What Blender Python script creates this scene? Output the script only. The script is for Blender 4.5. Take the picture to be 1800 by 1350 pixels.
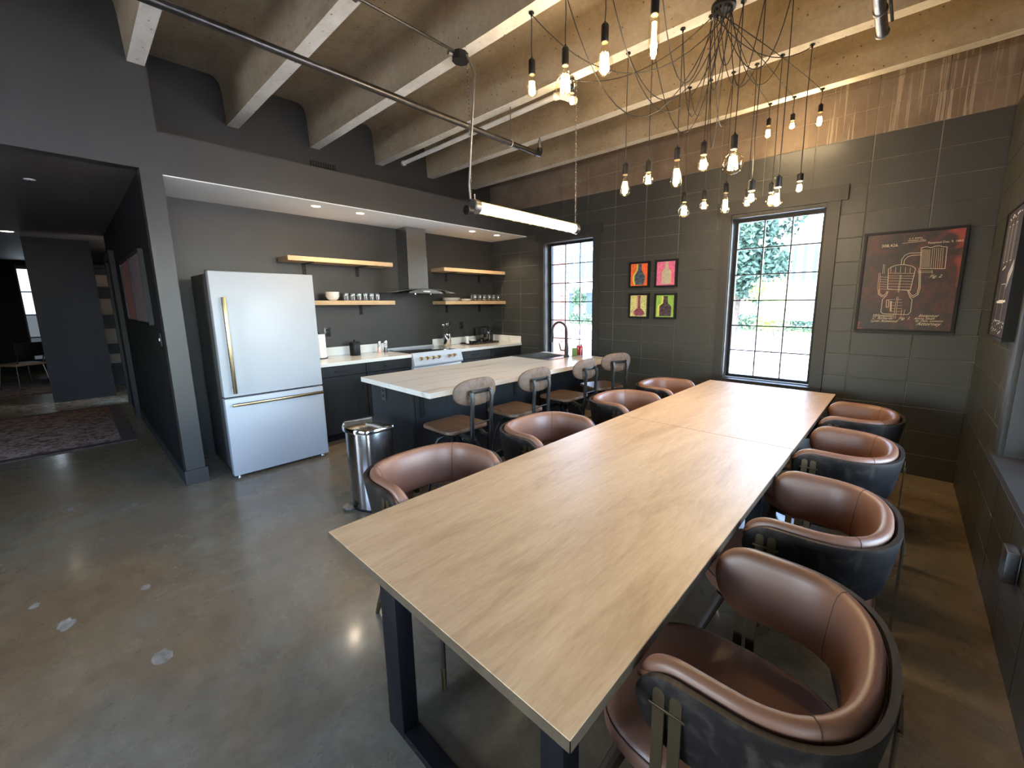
import bpy, bmesh, math, random
from mathutils import Vector, Matrix, noise
random.seed(7)
S = bpy.context.scene
PI = math.pi
for o in list(bpy.data.objects): bpy.data.objects.remove(o)

# ------------------------------------------------------------ camera, world, lights, exposure
cd = bpy.data.cameras.new('camera'); cam = bpy.data.objects.new('camera', cd); S.collection.objects.link(cam)
S.camera = cam
FPX, YAW, PITCH, ROLL, CX, CY, CAMH = 722.42, .72, .16580, .0051, 952.95, 653.58, 1.5377
cd.sensor_width = 36; cd.sensor_fit = 'HORIZONTAL'; cd.lens = FPX/1800*36
cd.shift_x = -(CX-900)/1800; cd.shift_y = (CY-675)/1800
cd.clip_start = .02; cd.clip_end = 300
f0 = Vector((-math.sin(YAW), math.cos(YAW), 0)); r0 = Vector((math.cos(YAW), math.sin(YAW), 0)); up = Vector((0,0,1))
fw = f0*math.cos(PITCH) - up*math.sin(PITCH); dn = -(up*math.cos(PITCH) + f0*math.sin(PITCH))
rt = r0*math.cos(ROLL) + dn*math.sin(ROLL); dd = -r0*math.sin(ROLL) + dn*math.cos(ROLL)
m = Matrix((( rt.x, -dd.x, -fw.x, 0), (rt.y, -dd.y, -fw.y, 0), (rt.z, -dd.z, -fw.z, CAMH), (0,0,0,1)))
cam.matrix_world = m

EXPOSURE = 1.2
W = bpy.data.worlds.new('sky'); S.world = W; W.use_nodes = True
wn = W.node_tree; bg = wn.nodes['Background']
sky = wn.nodes.new('ShaderNodeTexSky'); sky.sky_type = 'NISHITA'; sky.sun_disc = False
sky.sun_elevation = math.radians(50); sky.sun_rotation = math.radians(250); sky.altitude = 100; sky.dust_density = 1.5
mxs = wn.nodes.new('ShaderNodeMix'); mxs.data_type = 'RGBA'; mxs.inputs[0].default_value = .28; mxs.inputs[7].default_value = (.42,.41,.37,1)
wn.links.new(sky.outputs[0], mxs.inputs[6]); wn.links.new(mxs.outputs[2], bg.inputs['Color']); bg.inputs['Strength'].default_value = 3.8

def light(name, kind, loc, energy, color=(1,1,1), size=.1, rot=None, sy=None, parent=None, **kw):
    l = bpy.data.lights.new(name, kind); l.energy = energy; l.color = color
    if kind == 'AREA':
        l.size = size
        if sy: l.shape = 'RECTANGLE'; l.size_y = sy
    elif kind in ('POINT','SPOT'): l.shadow_soft_size = size
    for k,v in kw.items(): setattr(l, k, v)
    o = bpy.data.objects.new(name, l); S.collection.objects.link(o); o.location = loc
    if rot: o.rotation_euler = rot
    if parent: o.parent = parent
    return o
sun = light('sun', 'SUN', (0,0,20), 7.0, (1,.95,.88)); sun.data.angle = math.radians(1)
sun.rotation_euler = Vector((.55,.35,-.95)).to_track_quat('-Z','Y').to_euler()
# window portals: they only help the sky light find the window openings
def portal(loc, rot, sx, sy):
    p = light('window_portal', 'AREA', loc, 1, size=sx, sy=sy, rot=rot); p.data.cycles.is_portal = True
portal((-3.71,5.02,1.55), (-PI/2,0,0), .95, 1.8)
portal((-1.075,5.02,1.55), (-PI/2,0,0), .95, 1.8)
portal((.72,2.3,1.6), (0,PI/2,0), 1.8, 1.9)
portal((.72,-.6,1.6), (0,PI/2,0), 1.8, 2.2)
portal((-2.1,-3.82,1.55), (PI/2,0,0), 2.2, 1.1)
S.view_settings.view_transform = 'Standard'; S.view_settings.look = 'None'
S.view_settings.exposure = EXPOSURE; S.view_settings.gamma = 1; S.view_settings.use_curve_mapping = False
S.cycles.max_bounces = 8; S.cycles.diffuse_bounces = 4; S.cycles.glossy_bounces = 4
S.cycles.transparent_max_bounces = 16; S.cycles.transmission_bounces = 6
S.cycles.sample_clamp_indirect = 6; S.cycles.caustics_reflective = False; S.cycles.caustics_refractive = False
S.cycles.use_denoising = True

# ------------------------------------------------------------ helpers
def tag(o, label=None, cat=None, group=None, kind=None):
    if label: o['label'] = label
    if cat: o['category'] = cat
    if group: o['group'] = group
    if kind: o['kind'] = kind
    return o
def empty(name, loc=(0,0,0), rz=0, label=None, cat=None, group=None):
    o = bpy.data.objects.new(name, None); S.collection.objects.link(o); o.empty_display_size = .1
    o.location = loc; o.rotation_euler = (0,0,rz)
    return tag(o, label, cat, group)
class MB:
    def __init__(s): s.v=[]; s.f=[]; s.m=[]
    def add(s, vs, fs, mi=0):
        n=len(s.v); s.v+= [tuple(v) for v in vs]; s.f += [tuple(i+n for i in f) for f in fs]; s.m += [mi]*len(fs); return s
    def box(s, x0,x1,y0,y1,z0,z1, mi=0):
        if x0>x1: x0,x1=x1,x0
        if y0>y1: y0,y1=y1,y0
        if z0>z1: z0,z1=z1,z0
        return s.add([(x0,y0,z0),(x1,y0,z0),(x1,y1,z0),(x0,y1,z0),(x0,y0,z1),(x1,y0,z1),(x1,y1,z1),(x0,y1,z1)],
            [(0,3,2,1),(4,5,6,7),(0,1,5,4),(1,2,6,5),(2,3,7,6),(3,0,4,7)], mi)
    def rbox(s, x0,x1,y0,y1,z0,z1, r=.005, mi=0, n=2):
        bm=bmesh.new(); bmesh.ops.create_cube(bm,size=1)
        sx,sy,sz=abs(x1-x0),abs(y1-y0),abs(z1-z0); c=Vector(((x0+x1)/2,(y0+y1)/2,(z0+z1)/2))
        for v in bm.verts: v.co=Vector((v.co.x*sx,v.co.y*sy,v.co.z*sz))+c
        r=min(r,sx*.49,sy*.49,sz*.49)
        bmesh.ops.bevel(bm,geom=bm.edges[:],offset=r,segments=n,affect='EDGES',profile=.5)
        bm.verts.index_update()
        s.add([v.co for v in bm.verts],[[v.index for v in f.verts] for f in bm.faces],mi); bm.free(); return s
    def ring(s, rings, close=True, caps=True, mi=0):
        """rings: list of equal-length vertex lists"""
        n=len(rings[0]); vs=[p for r in rings for p in r]; fs=[]
        for i in range(len(rings)-1):
            for j in range(n if close else n-1):
                k=(j+1)%n; fs.append((i*n+j,i*n+k,(i+1)*n+k,(i+1)*n+j))
        if caps: fs.append(tuple(range(n-1,-1,-1))); fs.append(tuple((len(rings)-1)*n+j for j in range(n)))
        return s.add(vs,fs,mi)
    def tube(s, path, r, n=8, mi=0, caps=True, flat=None):
        P=[Vector(p) for p in path]; R=r if isinstance(r,(list,tuple)) else [r]*len(P)
        t=(P[1]-P[0]).normalized(); a=Vector((0,0,1)) if abs(t.z)<.9 else Vector((1,0,0))
        u=t.cross(a).normalized(); rings=[]
        for i,p in enumerate(P):
            if i==0: t=(P[1]-P[0])
            elif i==len(P)-1: t=(P[-1]-P[-2])
            else: t=(P[i+1]-P[i]).normalized()+(P[i]-P[i-1]).normalized()
            if t.length<1e-9: t=Vector((0,0,1))
            t.normalize(); u=(u-t*u.dot(t)); u.normalize(); w=t.cross(u)
            fx,fy = flat if flat else (1,1)
            rings.append([p+(u*math.cos(2*PI*k/n)*fx+w*math.sin(2*PI*k/n)*fy)*R[i] for k in range(n)])
        return s.ring(rings,True,caps,mi)
    def lathe(s, prof, c=(0,0,0), n=16, mi=0, axis='z', caps=True):
        c=Vector(c); rings=[]
        for r,h in prof:
            rg=[]
            for k in range(n):
                a=2*PI*k/n; p=(r*math.cos(a),r*math.sin(a),h)
                if axis=='x': p=(h,r*math.cos(a),r*math.sin(a))
                if axis=='y': p=(r*math.sin(a),h,r*math.cos(a))
                rg.append(c+Vector(p))
            rings.append(rg)
        return s.ring(rings,True,caps,mi)
    def prism(s, pts, a, b, axis='z', mi=0):
        """2D outline extruded between a and b along the axis"""
        def q(p,h): return {'z':(p[0],p[1],h),'x':(h,p[0],p[1]),'y':(p[0],h,p[1])}[axis]
        return s.ring([[q(p,a) for p in pts],[q(p,b) for p in pts]],True,True,mi)
    def mesh(s, name, mats, smooth=True, angle=35):
        me=bpy.data.meshes.new(name); me.from_pydata(s.v,[],s.f)
        for mt in (mats if isinstance(mats,(list,tuple)) else [mats]): me.materials.append(mt)
        me.polygons.foreach_set('material_index',s.m)
        bm=bmesh.new(); bm.from_mesh(me); bmesh.ops.recalc_face_normals(bm,faces=bm.faces[:]); bm.to_mesh(me); bm.free()
        if smooth:
            me.polygons.foreach_set('use_smooth',[True]*len(me.polygons)); me.set_sharp_from_angle(angle=math.radians(angle))
        me.update(); return me
    def build(s, name, mats, parent=None, loc=(0,0,0), rz=0, smooth=True, angle=35):
        o=bpy.data.objects.new(name,s.mesh(name,mats,smooth,angle)); S.collection.objects.link(o)
        o.location=loc; o.rotation_euler=(0,0,rz)
        if parent: o.parent=parent
        return o
def inst(name, me, parent=None, loc=(0,0,0), rot=(0,0,0), scale=None):
    o=bpy.data.objects.new(name,me); S.collection.objects.link(o); o.location=loc; o.rotation_euler=rot
    if scale: o.scale=scale
    if parent: o.parent=parent
    return o
def copy_tree(o, parent=None, loc=None, rz=None, label=None):
    c=o.copy(); S.collection.objects.link(c)
    if parent: c.parent=parent
    if loc is not None: c.location=loc
    if rz is not None: c.rotation_euler=(0,0,rz)
    if label: c['label']=label
    for ch in list(o.children): copy_tree(ch,c)
    return c
def struct(name, mb, mat, parent=None, **k):
    o=mb.build(name,mat,parent,**k)
    if not parent: o['kind']='structure'
    return o
def arc(cx,cy,r,a0,a1,n=8):
    return [(cx+r*math.cos(math.radians(a0+(a1-a0)*i/n)),cy+r*math.sin(math.radians(a0+(a1-a0)*i/n))) for i in range(n+1)]
def rrect(x0,x1,y0,y1,r,n=4):
    return arc(x1-r,y1-r,r,0,90,n)+arc(x0+r,y1-r,r,90,180,n)+arc(x0+r,y0+r,r,180,270,n)+arc(x1-r,y0+r,r,270,360,n)
def text_mesh(txt, size, shear=0, font=None):
    cu=bpy.data.curves.new('lettering','FONT'); cu.body=txt; cu.size=size; cu.shear=shear; cu.align_x='LEFT'; cu.resolution_u=2
    cu.extrude=.0004
    o=bpy.data.objects.new('lettering',cu); S.collection.objects.link(o)
    dg=bpy.context.evaluated_depsgraph_get(); me=bpy.data.meshes.new_from_object(o.evaluated_get(dg))
    me.materials.clear()
    bpy.data.objects.remove(o); return me

# ------------------------------------------------------------ materials
def mat(name, col=(.8,.8,.8), rough=.5, metal=0, spec=.5, coat=0, emit=None, es=0, coat_rough=.1):
    m=bpy.data.materials.new(name); m.use_nodes=True; b=m.node_tree.nodes['Principled BSDF']
    b.inputs['Base Color'].default_value=(*col,1); b.inputs['Roughness'].default_value=rough; b.inputs['Metallic'].default_value=metal
    b.inputs['Specular IOR Level'].default_value=spec; b.inputs['Coat Weight'].default_value=coat; b.inputs['Coat Roughness'].default_value=coat_rough
    if emit: b.inputs['Emission Color'].default_value=(*emit,1); b.inputs['Emission Strength'].default_value=es
    return m
class N:
    """tiny node helper"""
    def __init__(s,m): s.t=m.node_tree; s.b=s.t.nodes['Principled BSDF']
    def n(s,ty,**k):
        x=s.t.nodes.new(ty)
        for a,v in k.items():
            if a.startswith('i_'): x.inputs[a[2:].replace('_',' ')].default_value=v
            else: setattr(x,a,v)
        return x
    def l(s,a,b): s.t.links.new(a,b)
    def coord(s,scale=(1,1,1),kind='Object',rot=(0,0,0),loc=(0,0,0)):
        if kind=='World': o=s.n('ShaderNodeNewGeometry').outputs['Position']
        else: o=s.n('ShaderNodeTexCoord').outputs[kind]
        mp=s.n('ShaderNodeMapping'); mp.inputs['Scale'].default_value=scale; mp.inputs['Rotation'].default_value=rot; mp.inputs['Location'].default_value=loc
        s.l(o,mp.inputs[0]); return mp.outputs[0]
    def noise(s,co,scale=5,detail=6,rough=.55,dist=0,out=0):
        x=s.n('ShaderNodeTexNoise'); x.inputs['Scale'].default_value=scale; x.inputs['Detail'].default_value=detail
        x.inputs['Roughness'].default_value=rough; x.inputs['Distortion'].default_value=dist; s.l(co,x.inputs['Vector']); return x.outputs[out]
    def ramp(s,fac,stops,interp='LINEAR'):
        r=s.n('ShaderNodeValToRGB'); r.color_ramp.interpolation=interp; e=r.color_ramp.elements
        while len(e)<len(stops): e.new(.5)
        for i,(p,c) in enumerate(stops): e[i].position=p; e[i].color=(*c,1) if not isinstance(c,(int,float)) else (c,c,c,1)
        s.l(fac,r.inputs[0]); return r.outputs[0]
    def mix(s,fac,a,b,mode='MIX'):
        x=s.n('ShaderNodeMix',data_type='RGBA',blend_type=mode)
        for i,v in ((0,fac),(6,a),(7,b)):
            if hasattr(v,'is_linked') or hasattr(v,'links'): s.l(v,x.inputs[i])
            else: x.inputs[i].default_value = v if i==0 else (*v,1)
        return x.outputs[2]
    def math(s,op,a,b=0):
        x=s.n('ShaderNodeMath',operation=op)
        for i,v in ((0,a),(1,b)):
            if hasattr(v,'links'): s.l(v,x.inputs[i])
            else: x.inputs[i].default_value=v
        return x.outputs[0]
    def bump(s,h,st=.2,d=.01):
        x=s.n('ShaderNodeBump'); x.inputs['Strength'].default_value=st; x.inputs['Distance'].default_value=d; s.l(h,x.inputs['Height']); s.l(x.outputs[0],s.b.inputs['Normal'])
    def col(s,c): s.l(c,s.b.inputs['Base Color'])
    def rough(s,c): s.l(c,s.b.inputs['Roughness'])
    def sep(s,co):
        x=s.n('ShaderNodeSeparateXYZ'); s.l(co,x.inputs[0]); return x.outputs

def noisy(name, c1, c2, scale=6, rough=.6, bump=.1, kind='World', sc=(1,1,1), **k):
    m=mat(name,c1,rough,**k); q=N(m); co=q.coord(sc,kind); n=q.noise(co,scale)
    q.col(q.ramp(n,[(.3,c1),(.7,c2)])); 
    if bump: q.bump(q.noise(co,scale*12,3),bump,.003)
    return m

M={}
PD=(.028,.027,.024); PD2=(.033,.031,.028)
M['paint']=noisy('charcoal_wall_paint',PD,PD2,3,.42,.06)
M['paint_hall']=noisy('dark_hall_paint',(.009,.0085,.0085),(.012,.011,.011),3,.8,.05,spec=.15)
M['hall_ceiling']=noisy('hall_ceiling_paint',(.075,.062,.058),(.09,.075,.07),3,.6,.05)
M['white_paint']=noisy('off_white_ceiling_paint',(.84,.85,.80),(.88,.89,.84),2,.7,.03)
M['trim']=noisy('dark_trim_paint',(.024,.023,.021),(.030,.028,.025),5,.5,.05)
M['black']=mat('black_metal',(.005,.005,.006),.5,spec=.25)
M['blackwood']=mat('matte_black_frame',(.004,.004,.005),.5,spec=.3)
M['steel']=mat('brushed_stainless_steel',(.31,.30,.28),.25,1)
M['canbody']=mat('brushed_can_steel',(.42,.41,.40),.17,1)
M['chrome']=mat('polished_steel',(.72,.72,.72),.10,1)
M['galv']=noisy('galvanized_pipe',(.20,.20,.20),(.30,.30,.29),14,.38,.1,metal=1)
M['iron']=mat('black_cast_iron',(.008,.008,.008),.42,.0,spec=.4)
M['darkpipe']=noisy('dark_steel_pipe',(.055,.052,.050),(.09,.085,.08),14,.3,.1,metal=.9)
M['bronze']=mat('antique_bronze',(.17,.125,.07),.38,.9)
M['brass']=mat('brushed_brass',(.40,.30,.16),.28,1)
M['pvc']=noisy('old_white_pipe',(.62,.60,.54),(.50,.48,.42),9,.5,.03)
M['ceramic']=mat('white_ceramic',(.78,.76,.72),.18,coat=.3)
M['cord']=mat('black_cord',(.010,.009,.009),.55)
M['plastic']=mat('black_plastic',(.014,.014,.015),.3)
M['white_plastic']=mat('white_plastic',(.75,.74,.72),.35)
M['paper']=noisy('paper_towel',(.82,.80,.76),(.88,.86,.82),30,.85,.1)
M['red_bottle']=mat('red_soap',(.35,.015,.012),.15,coat=.5)
M['green']=mat('green_sponge',(.12,.18,.05),.8)

def concrete(name, a, b, c, scale=1.6, rough=.8):
    m=mat(name,a,rough); q=N(m); co=q.coord((1,1,1),'World')
    big=q.noise(co,scale,5,.6); sm=q.noise(co,26,6,.7); st=q.noise(q.coord((.6,3,3),'World'),2.2,6,.65,.6)
    col=q.ramp(big,[(.32,a),(.52,b),(.72,c)])
    col=q.mix(q.ramp(st,[(.52,0.),(.75,.45)]),col,(a[0]*.45,a[1]*.42,a[2]*.38))
    col=q.mix(.35,col,q.ramp(sm,[(.3,(.25,.25,.25)),(.7,(.8,.8,.8))]),'SOFT_LIGHT')
    pits=q.n('ShaderNodeTexVoronoi'); pits.inputs['Scale'].default_value=15; q.l(co,pits.inputs['Vector'])
    pit=q.ramp(pits.outputs['Distance'],[(.06,0.),(.12,1.)])
    col=q.mix(pit,(a[0]*.35,a[1]*.33,a[2]*.3),col)
    q.col(col); q.bump(q.math('ADD',sm,pit),.35,.004); return m
M['conc']=concrete('aged_concrete_ceiling',(.245,.185,.112),(.31,.24,.152),(.36,.29,.195))
M['conc_l']=concrete('pale_concrete_edge',(.52,.48,.40),(.62,.58,.50),(.68,.65,.57),3)
# concrete block: painted charcoal up to a hand-cut paint line, bare with runs above it
m=mat('concrete_block',PD,.5); q=N(m); co=q.coord((1,1,1),'World'); xyz=q.sep(co)
nz=q.noise(co,2.2,5); fine=q.noise(co,60,4,.7)
painted=q.ramp(nz,[(.3,(.033,.033,.028)),(.7,(.041,.040,.034))])
bare=q.ramp(q.noise(co,3.5,6,.6),[(.3,(.105,.075,.052)),(.5,(.145,.105,.075)),(.7,(.185,.14,.10))])
runs=q.noise(q.coord((26,26,.5),'World'),1.6,4,.65,.25)
stretch=q.math('SUBTRACT',1.0,q.math('MULTIPLY',q.math('ABSOLUTE',q.math('ADD',xyz[0],.25)),1.25)); mask=q.math('MULTIPLY',q.ramp(runs,[(.56,0.),(.60,.85)]),q.ramp(stretch,[(.0,0.),(.5,1.)]))
bare=q.mix(mask,bare,(.30,.235,.18))
line=q.math('GREATER_THAN',q.math('ADD',xyz[2],q.math('MULTIPLY',nz,.006)),2.966)
q.col(q.mix(line,painted,bare)); q.rough(q.ramp(line,[(0,.42),(1,.85)])); q.bump(fine,.35,.003); M['block']=m
m=mat('mortar',PD,.6); q=N(m); co=q.coord((1,1,1),'World'); xyz=q.sep(co)
line=q.math('GREATER_THAN',xyz[2],2.966); mm=q.ramp(q.noise(co,2.5,5,.7),[(.35,(.055,.053,.046)),(.6,(.16,.155,.135))])
q.col(q.mix(line,mm,(.24,.185,.14))); M['mortar']=m
# polished floor
m=mat('polished_stained_concrete',(.13,.11,.08),.3,spec=.35); q=N(m); co=q.coord((1,1,1),'World')
b1=q.noise(co,.55,5,.6,.4); b2=q.noise(q.coord((1,1,1),'World',loc=(7,3,0)),1.7,7,.68,.3); b3=q.noise(co,9,7,.75)
col=q.ramp(b1,[(.34,(.165,.106,.056)),(.47,(.205,.148,.086)),(.56,(.182,.152,.104)),(.68,(.180,.168,.130))])
col=q.mix(q.ramp(b2,[(.40,0.),(.70,.65)]),col,(.150,.098,.052))
col=q.mix(.6,col,q.ramp(b3,[(.3,(.28,.28,.28)),(.7,(.74,.74,.74))]),'SOFT_LIGHT')
vo=q.n('ShaderNodeTexVoronoi'); vo.inputs['Scale'].default_value=3.1; vo.inputs['Randomness'].default_value=1; q.l(co,vo.inputs['Vector'])
spk=q.ramp(q.noise(co,55,3,.7),[(.70,0.),(.76,.5)]); col=q.mix(spk,col,(.30,.28,.24))
q.col(col); q.rough(q.ramp(b2,[(.3,.20),(.7,.36)])); q.bump(q.noise(co,7,6,.6),.06,.01)
q.b.inputs['Coat Weight'].default_value=.25; q.b.inputs['Coat Roughness'].default_value=.12; M['floor']=m
M['chip']=noisy('chipped_floor_patch',(.14,.12,.09),(.30,.27,.22),30,.9,.5)

def wood(name, a, b, c, along='y', scale=1.0, rough=.45, coat=0., knots=True, kind='World', spec=.5):
    m=mat(name,a,rough,coat=coat,spec=spec); q=N(m)
    sc={'y':(7,1.1,7),'x':(1.1,7,7),'z':(7,7,1.1)}[along]
    co=q.coord(tuple(s*scale for s in sc),kind); n=q.noise(co,1.6,8,.62,.9); f=q.noise(q.coord(tuple(s*scale*5 for s in sc),kind),2.4,4,.7)
    big=q.noise(q.coord(tuple(s*scale*.28 for s in sc),kind),1.3,3,.5)
    col=q.ramp(n,[(.28,a),(.5,b),(.72,c)])
    col=q.mix(.35,col,q.ramp(big,[(.35,(.35,.35,.35)),(.65,(.65,.65,.65))]),'SOFT_LIGHT')
    col=q.mix(.45,col,q.ramp(f,[(.3,(.3,.3,.3)),(.7,(.7,.7,.7))]),'SOFT_LIGHT')
    if knots:
        v=q.n('ShaderNodeTexVoronoi'); v.inputs['Scale'].default_value=1; q.l(q.coord(tuple(s*scale*.32 for s in sc),kind),v.inputs['Vector'])
        col=q.mix(q.ramp(v.outputs['Distance'],[(.03,.75),(.13,0.)]),col,(a[0]*.5,a[1]*.42,a[2]*.35))
    q.col(col); q.bump(f,.08,.002); return m
M['oak']=wood('light_oak_laminate',(.40,.265,.145),(.50,.345,.20),(.57,.41,.25),'y',rough=.40,spec=.6)
M['oak_edge']=wood('shaded_oak_edge_band',(.060,.040,.022),(.085,.058,.034),(.11,.075,.045),'y',rough=.5)  # shadow on the table's near edge is painted into this darker oak
M['shelf']=wood('pine_shelf_wood',(.36,.235,.12),(.44,.30,.16),(.50,.35,.20),'y',.8,.5)
M['stool_wood']=wood('brown_elm_seat',(.060,.033,.018),(.105,.060,.033),(.155,.092,.052),'y',2.2,.42,kind='Object',knots=False)
M['stool_back']=wood('weathered_elm_back',(.060,.037,.023),(.10,.063,.041),(.145,.096,.064),'y',2.2,.6,kind='Object',knots=False)
M['walnut']=wood('dark_walnut_shell',(.004,.003,.003),(.014,.011,.010),(.060,.047,.039),'x',1.3,.5,0,kind='Object',knots=False,spec=.35)
M['leg_wood']=wood('dark_walnut_leg',(.030,.018,.012),(.045,.028,.018),(.06,.038,.025),'z',1,.4,kind='Object',knots=False)
M['cabinet']=wood('black_stained_oak',(.007,.008,.009),(.011,.012,.013),(.016,.017,.018),'z',2.0,.5,knots=False,spec=.35)
# leather
m=mat('cognac_leather',(.20,.085,.045),.42); q=N(m); co=q.coord((1,1,1),'Object')
q.col(q.ramp(q.noise(co,4,3),[(.3,(.165,.076,.046)),(.7,(.215,.102,.062))])); v=q.n('ShaderNodeTexVoronoi'); v.inputs['Scale'].default_value=220; q.l(co,v.inputs['Vector'])
q.bump(v.outputs['Distance'],.12,.001); M['leather']=m
M['thread']=mat('dark_seam_thread',(.05,.022,.014),.7)
# white quartz / laminate marble
m=mat('veined_white_marble',(.7,.68,.63),.2,coat=.2); q=N(m); co=q.coord((1,.35,1),'World',rot=(0,0,.18))
w=q.n('ShaderNodeTexWave'); w.inputs['Scale'].default_value=1.1; w.inputs['Distortion'].default_value=9; w.inputs['Detail'].default_value=4; w.inputs['Detail Scale'].default_value=1.2; q.l(co,w.inputs['Vector'])
vn=q.ramp(w.outputs['Fac'],[(.0,.7),(.03,.2),(.10,0.)]); nb=q.noise(co,1.3,4)
base=q.ramp(nb,[(.3,(.66,.625,.565)),(.7,(.76,.735,.69))])
q.col(q.mix(q.math('MULTIPLY',vn,q.ramp(q.noise(co,2.3,3),[(.4,.1),(.6,.8)])),base,(.40,.33,.26))); M['marble']=m
# fridge enamel
M['enamel']=mat('white_enamel',(.39,.405,.43),.42,coat=.12,coat_rough=.25)
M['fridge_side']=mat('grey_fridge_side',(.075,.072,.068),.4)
M['glassblack']=mat('black_glass',(.01,.01,.012),.06,coat=.5)
def glass(name, tint=(1,1,1), refl=.12, rough=.0, body=0.0, bodycol=(.9,.9,.9), fk=1.0):
    m=bpy.data.materials.new(name); m.use_nodes=True; t=m.node_tree; t.nodes.clear()
    out=t.nodes.new('ShaderNodeOutputMaterial'); tr=t.nodes.new('ShaderNodeBsdfTransparent'); gl=t.nodes.new('ShaderNodeBsdfGlossy')
    tr.inputs[0].default_value=(*tint,1); gl.inputs['Roughness'].default_value=rough
    fr=t.nodes.new('ShaderNodeFresnel'); fr.inputs[0].default_value=1.45
    mx=t.nodes.new('ShaderNodeMixShader'); ma=t.nodes.new('ShaderNodeMath'); ma.operation='MULTIPLY_ADD'; ma.inputs[1].default_value=fk; ma.inputs[2].default_value=refl*.2
    t.links.new(fr.outputs[0],ma.inputs[0]); t.links.new(ma.outputs[0],mx.inputs[0]); t.links.new(tr.outputs[0],mx.inputs[1]); t.links.new(gl.outputs[0],mx.inputs[2])
    res=mx.outputs[0]
    if body:
        df=t.nodes.new('ShaderNodeBsdfDiffuse'); df.inputs[0].default_value=(*bodycol,1); m2=t.nodes.new('ShaderNodeMixShader'); m2.inputs[0].default_value=body
        t.links.new(res,m2.inputs[1]); t.links.new(df.outputs[0],m2.inputs[2]); res=m2.outputs[0]
    t.links.new(res,out.inputs[0]); return m
M['pane']=glass('window_glass')
M['bulbglass']=glass('amber_bulb_glass',(1,.95,.82),.1,fk=.30)
M['tumbler']=glass('clear_tumbler_glass',(.95,.97,.97),.3,body=.025)
M['tubeglass']=glass('clear_lamp_tube',(1,1,.95),.3)
def emis(name,col,st):
    m=bpy.data.materials.new(name); m.use_nodes=True; t=m.node_tree; t.nodes.clear()
    o=t.nodes.new('ShaderNodeOutputMaterial'); e=t.nodes.new('ShaderNodeEmission'); e.inputs[0].default_value=(*col,1); e.inputs[1].default_value=st; t.links.new(e.outputs[0],o.inputs[0]); return m
M['filament']=emis('glowing_filament',(1,.80,.46),26)
M['tube_lit']=emis('lit_fluorescent_tube',(1,.90,.66),9)
M['downlight']=emis('downlight_lens',(1,.80,.55),14)

# ------------------------------------------------------------ key dimensions (metres)
YW=4.80; XK=-5.328; XS=-4.504; XR=.458; ZC=3.745; ZB=3.31; YB=-3.6
WIN=[(-4.15,-3.27,.69,2.42),(-1.50,-.65,.69,2.42)]
RWIN=[(1.45,3.10,.74,2.42),(-1.7,.45,.74,2.42)]
def wall_rects(a0,a1,z0,z1,holes):
    """split a wall rectangle around its openings"""
    rs=[(a0,a1,z0,z1)]
    for h in holes:
        nr=[]
        for r in rs:
            if h[0]>=r[1] or h[1]<=r[0] or h[2]>=r[3] or h[3]<=r[2]: nr.append(r); continue
            if h[0]>r[0]: nr.append((r[0],h[0],r[2],r[3]))
            if h[1]<r[1]: nr.append((h[1],r[1],r[2],r[3]))
            b0,b1=max(r[0],h[0]),min(r[1],h[1])
            if h[2]>r[2]: nr.append((b0,b1,r[2],h[2]))
            if h[3]<r[3]: nr.append((b0,b1,h[3],r[3]))
        rs=nr
    return rs
# floor
struct('floor', MB().box(-15.5,XR+.3,YB-.3,YW+.3,-.12,0), M['floor'], smooth=False)
chips=[(-2.32,.08,.05,.035),(-2.93,-.2,.055,.03),(-3.0,.09,.03,.02),(-4.37,.15,.028,.02),(-4.64,-.18,.05,.018),(-3.24,-.31,.03,.02),(-4.02,.953,.05,.03),(-1.05,1.0,.008,.006)]
fl=bpy.data.objects['floor']
for i,(x,y,a,b) in enumerate(chips):
    pts=[]
    for k in range(14):
        an=2*PI*k/14; r=1+.45*noise.noise(Vector((i*3.1,k*.9,0))); pts.append((x+a*r*math.cos(an),y+b*r*math.sin(an)))
    MB().prism(pts,.0002,.0012).build('floor_chip',M['chip'],fl,smooth=False)
# window wall core + blocks
core=MB()
for r in wall_rects(XK-.2,XR+.22,-.12,ZC+.2,WIN): core.box(r[0],r[1],YW+.0035,YW+.22,r[2],r[3])
wb=struct('wall_back',core,M['mortar'],smooth=False)
XG=[-.36+.43*k for k in range(-13,4)]; ZG=[1.046+.213*k for k in range(-5,14)]
blk_cache={}
def block_me(w,h,axis):
    key=(round(w,3),round(h,3),axis)
    if key not in blk_cache:
        b=.003; d=.012; mb=MB()
        v0=[(0,0),(w,0),(w,h),(0,h)]; v1=[(b,b),(w-b,b),(w-b,h-b),(b,h-b)]
        if axis=='y': vs=[(p[0],d,p[1]) for p in v0]+[(p[0],b*.5,p[1]) for p in v0]+[(p[0],0,p[1]) for p in v1]
        else: vs=[(-d,p[0],p[1]) for p in v0]+[(-b*.5,p[0],p[1]) for p in v0]+[(0,p[0],p[1]) for p in v1]
        fs=[(0,1,5,4),(1,2,6,5),(2,3,7,6),(3,0,4,7),(4,5,9,8),(5,6,10,9),(6,7,11,10),(7,4,8,11),(8,9,10,11)]
        mb.add(vs,fs); blk_cache[key]=mb.mesh('block',M['block'],smooth=False)
    return blk_cache[key]
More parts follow.
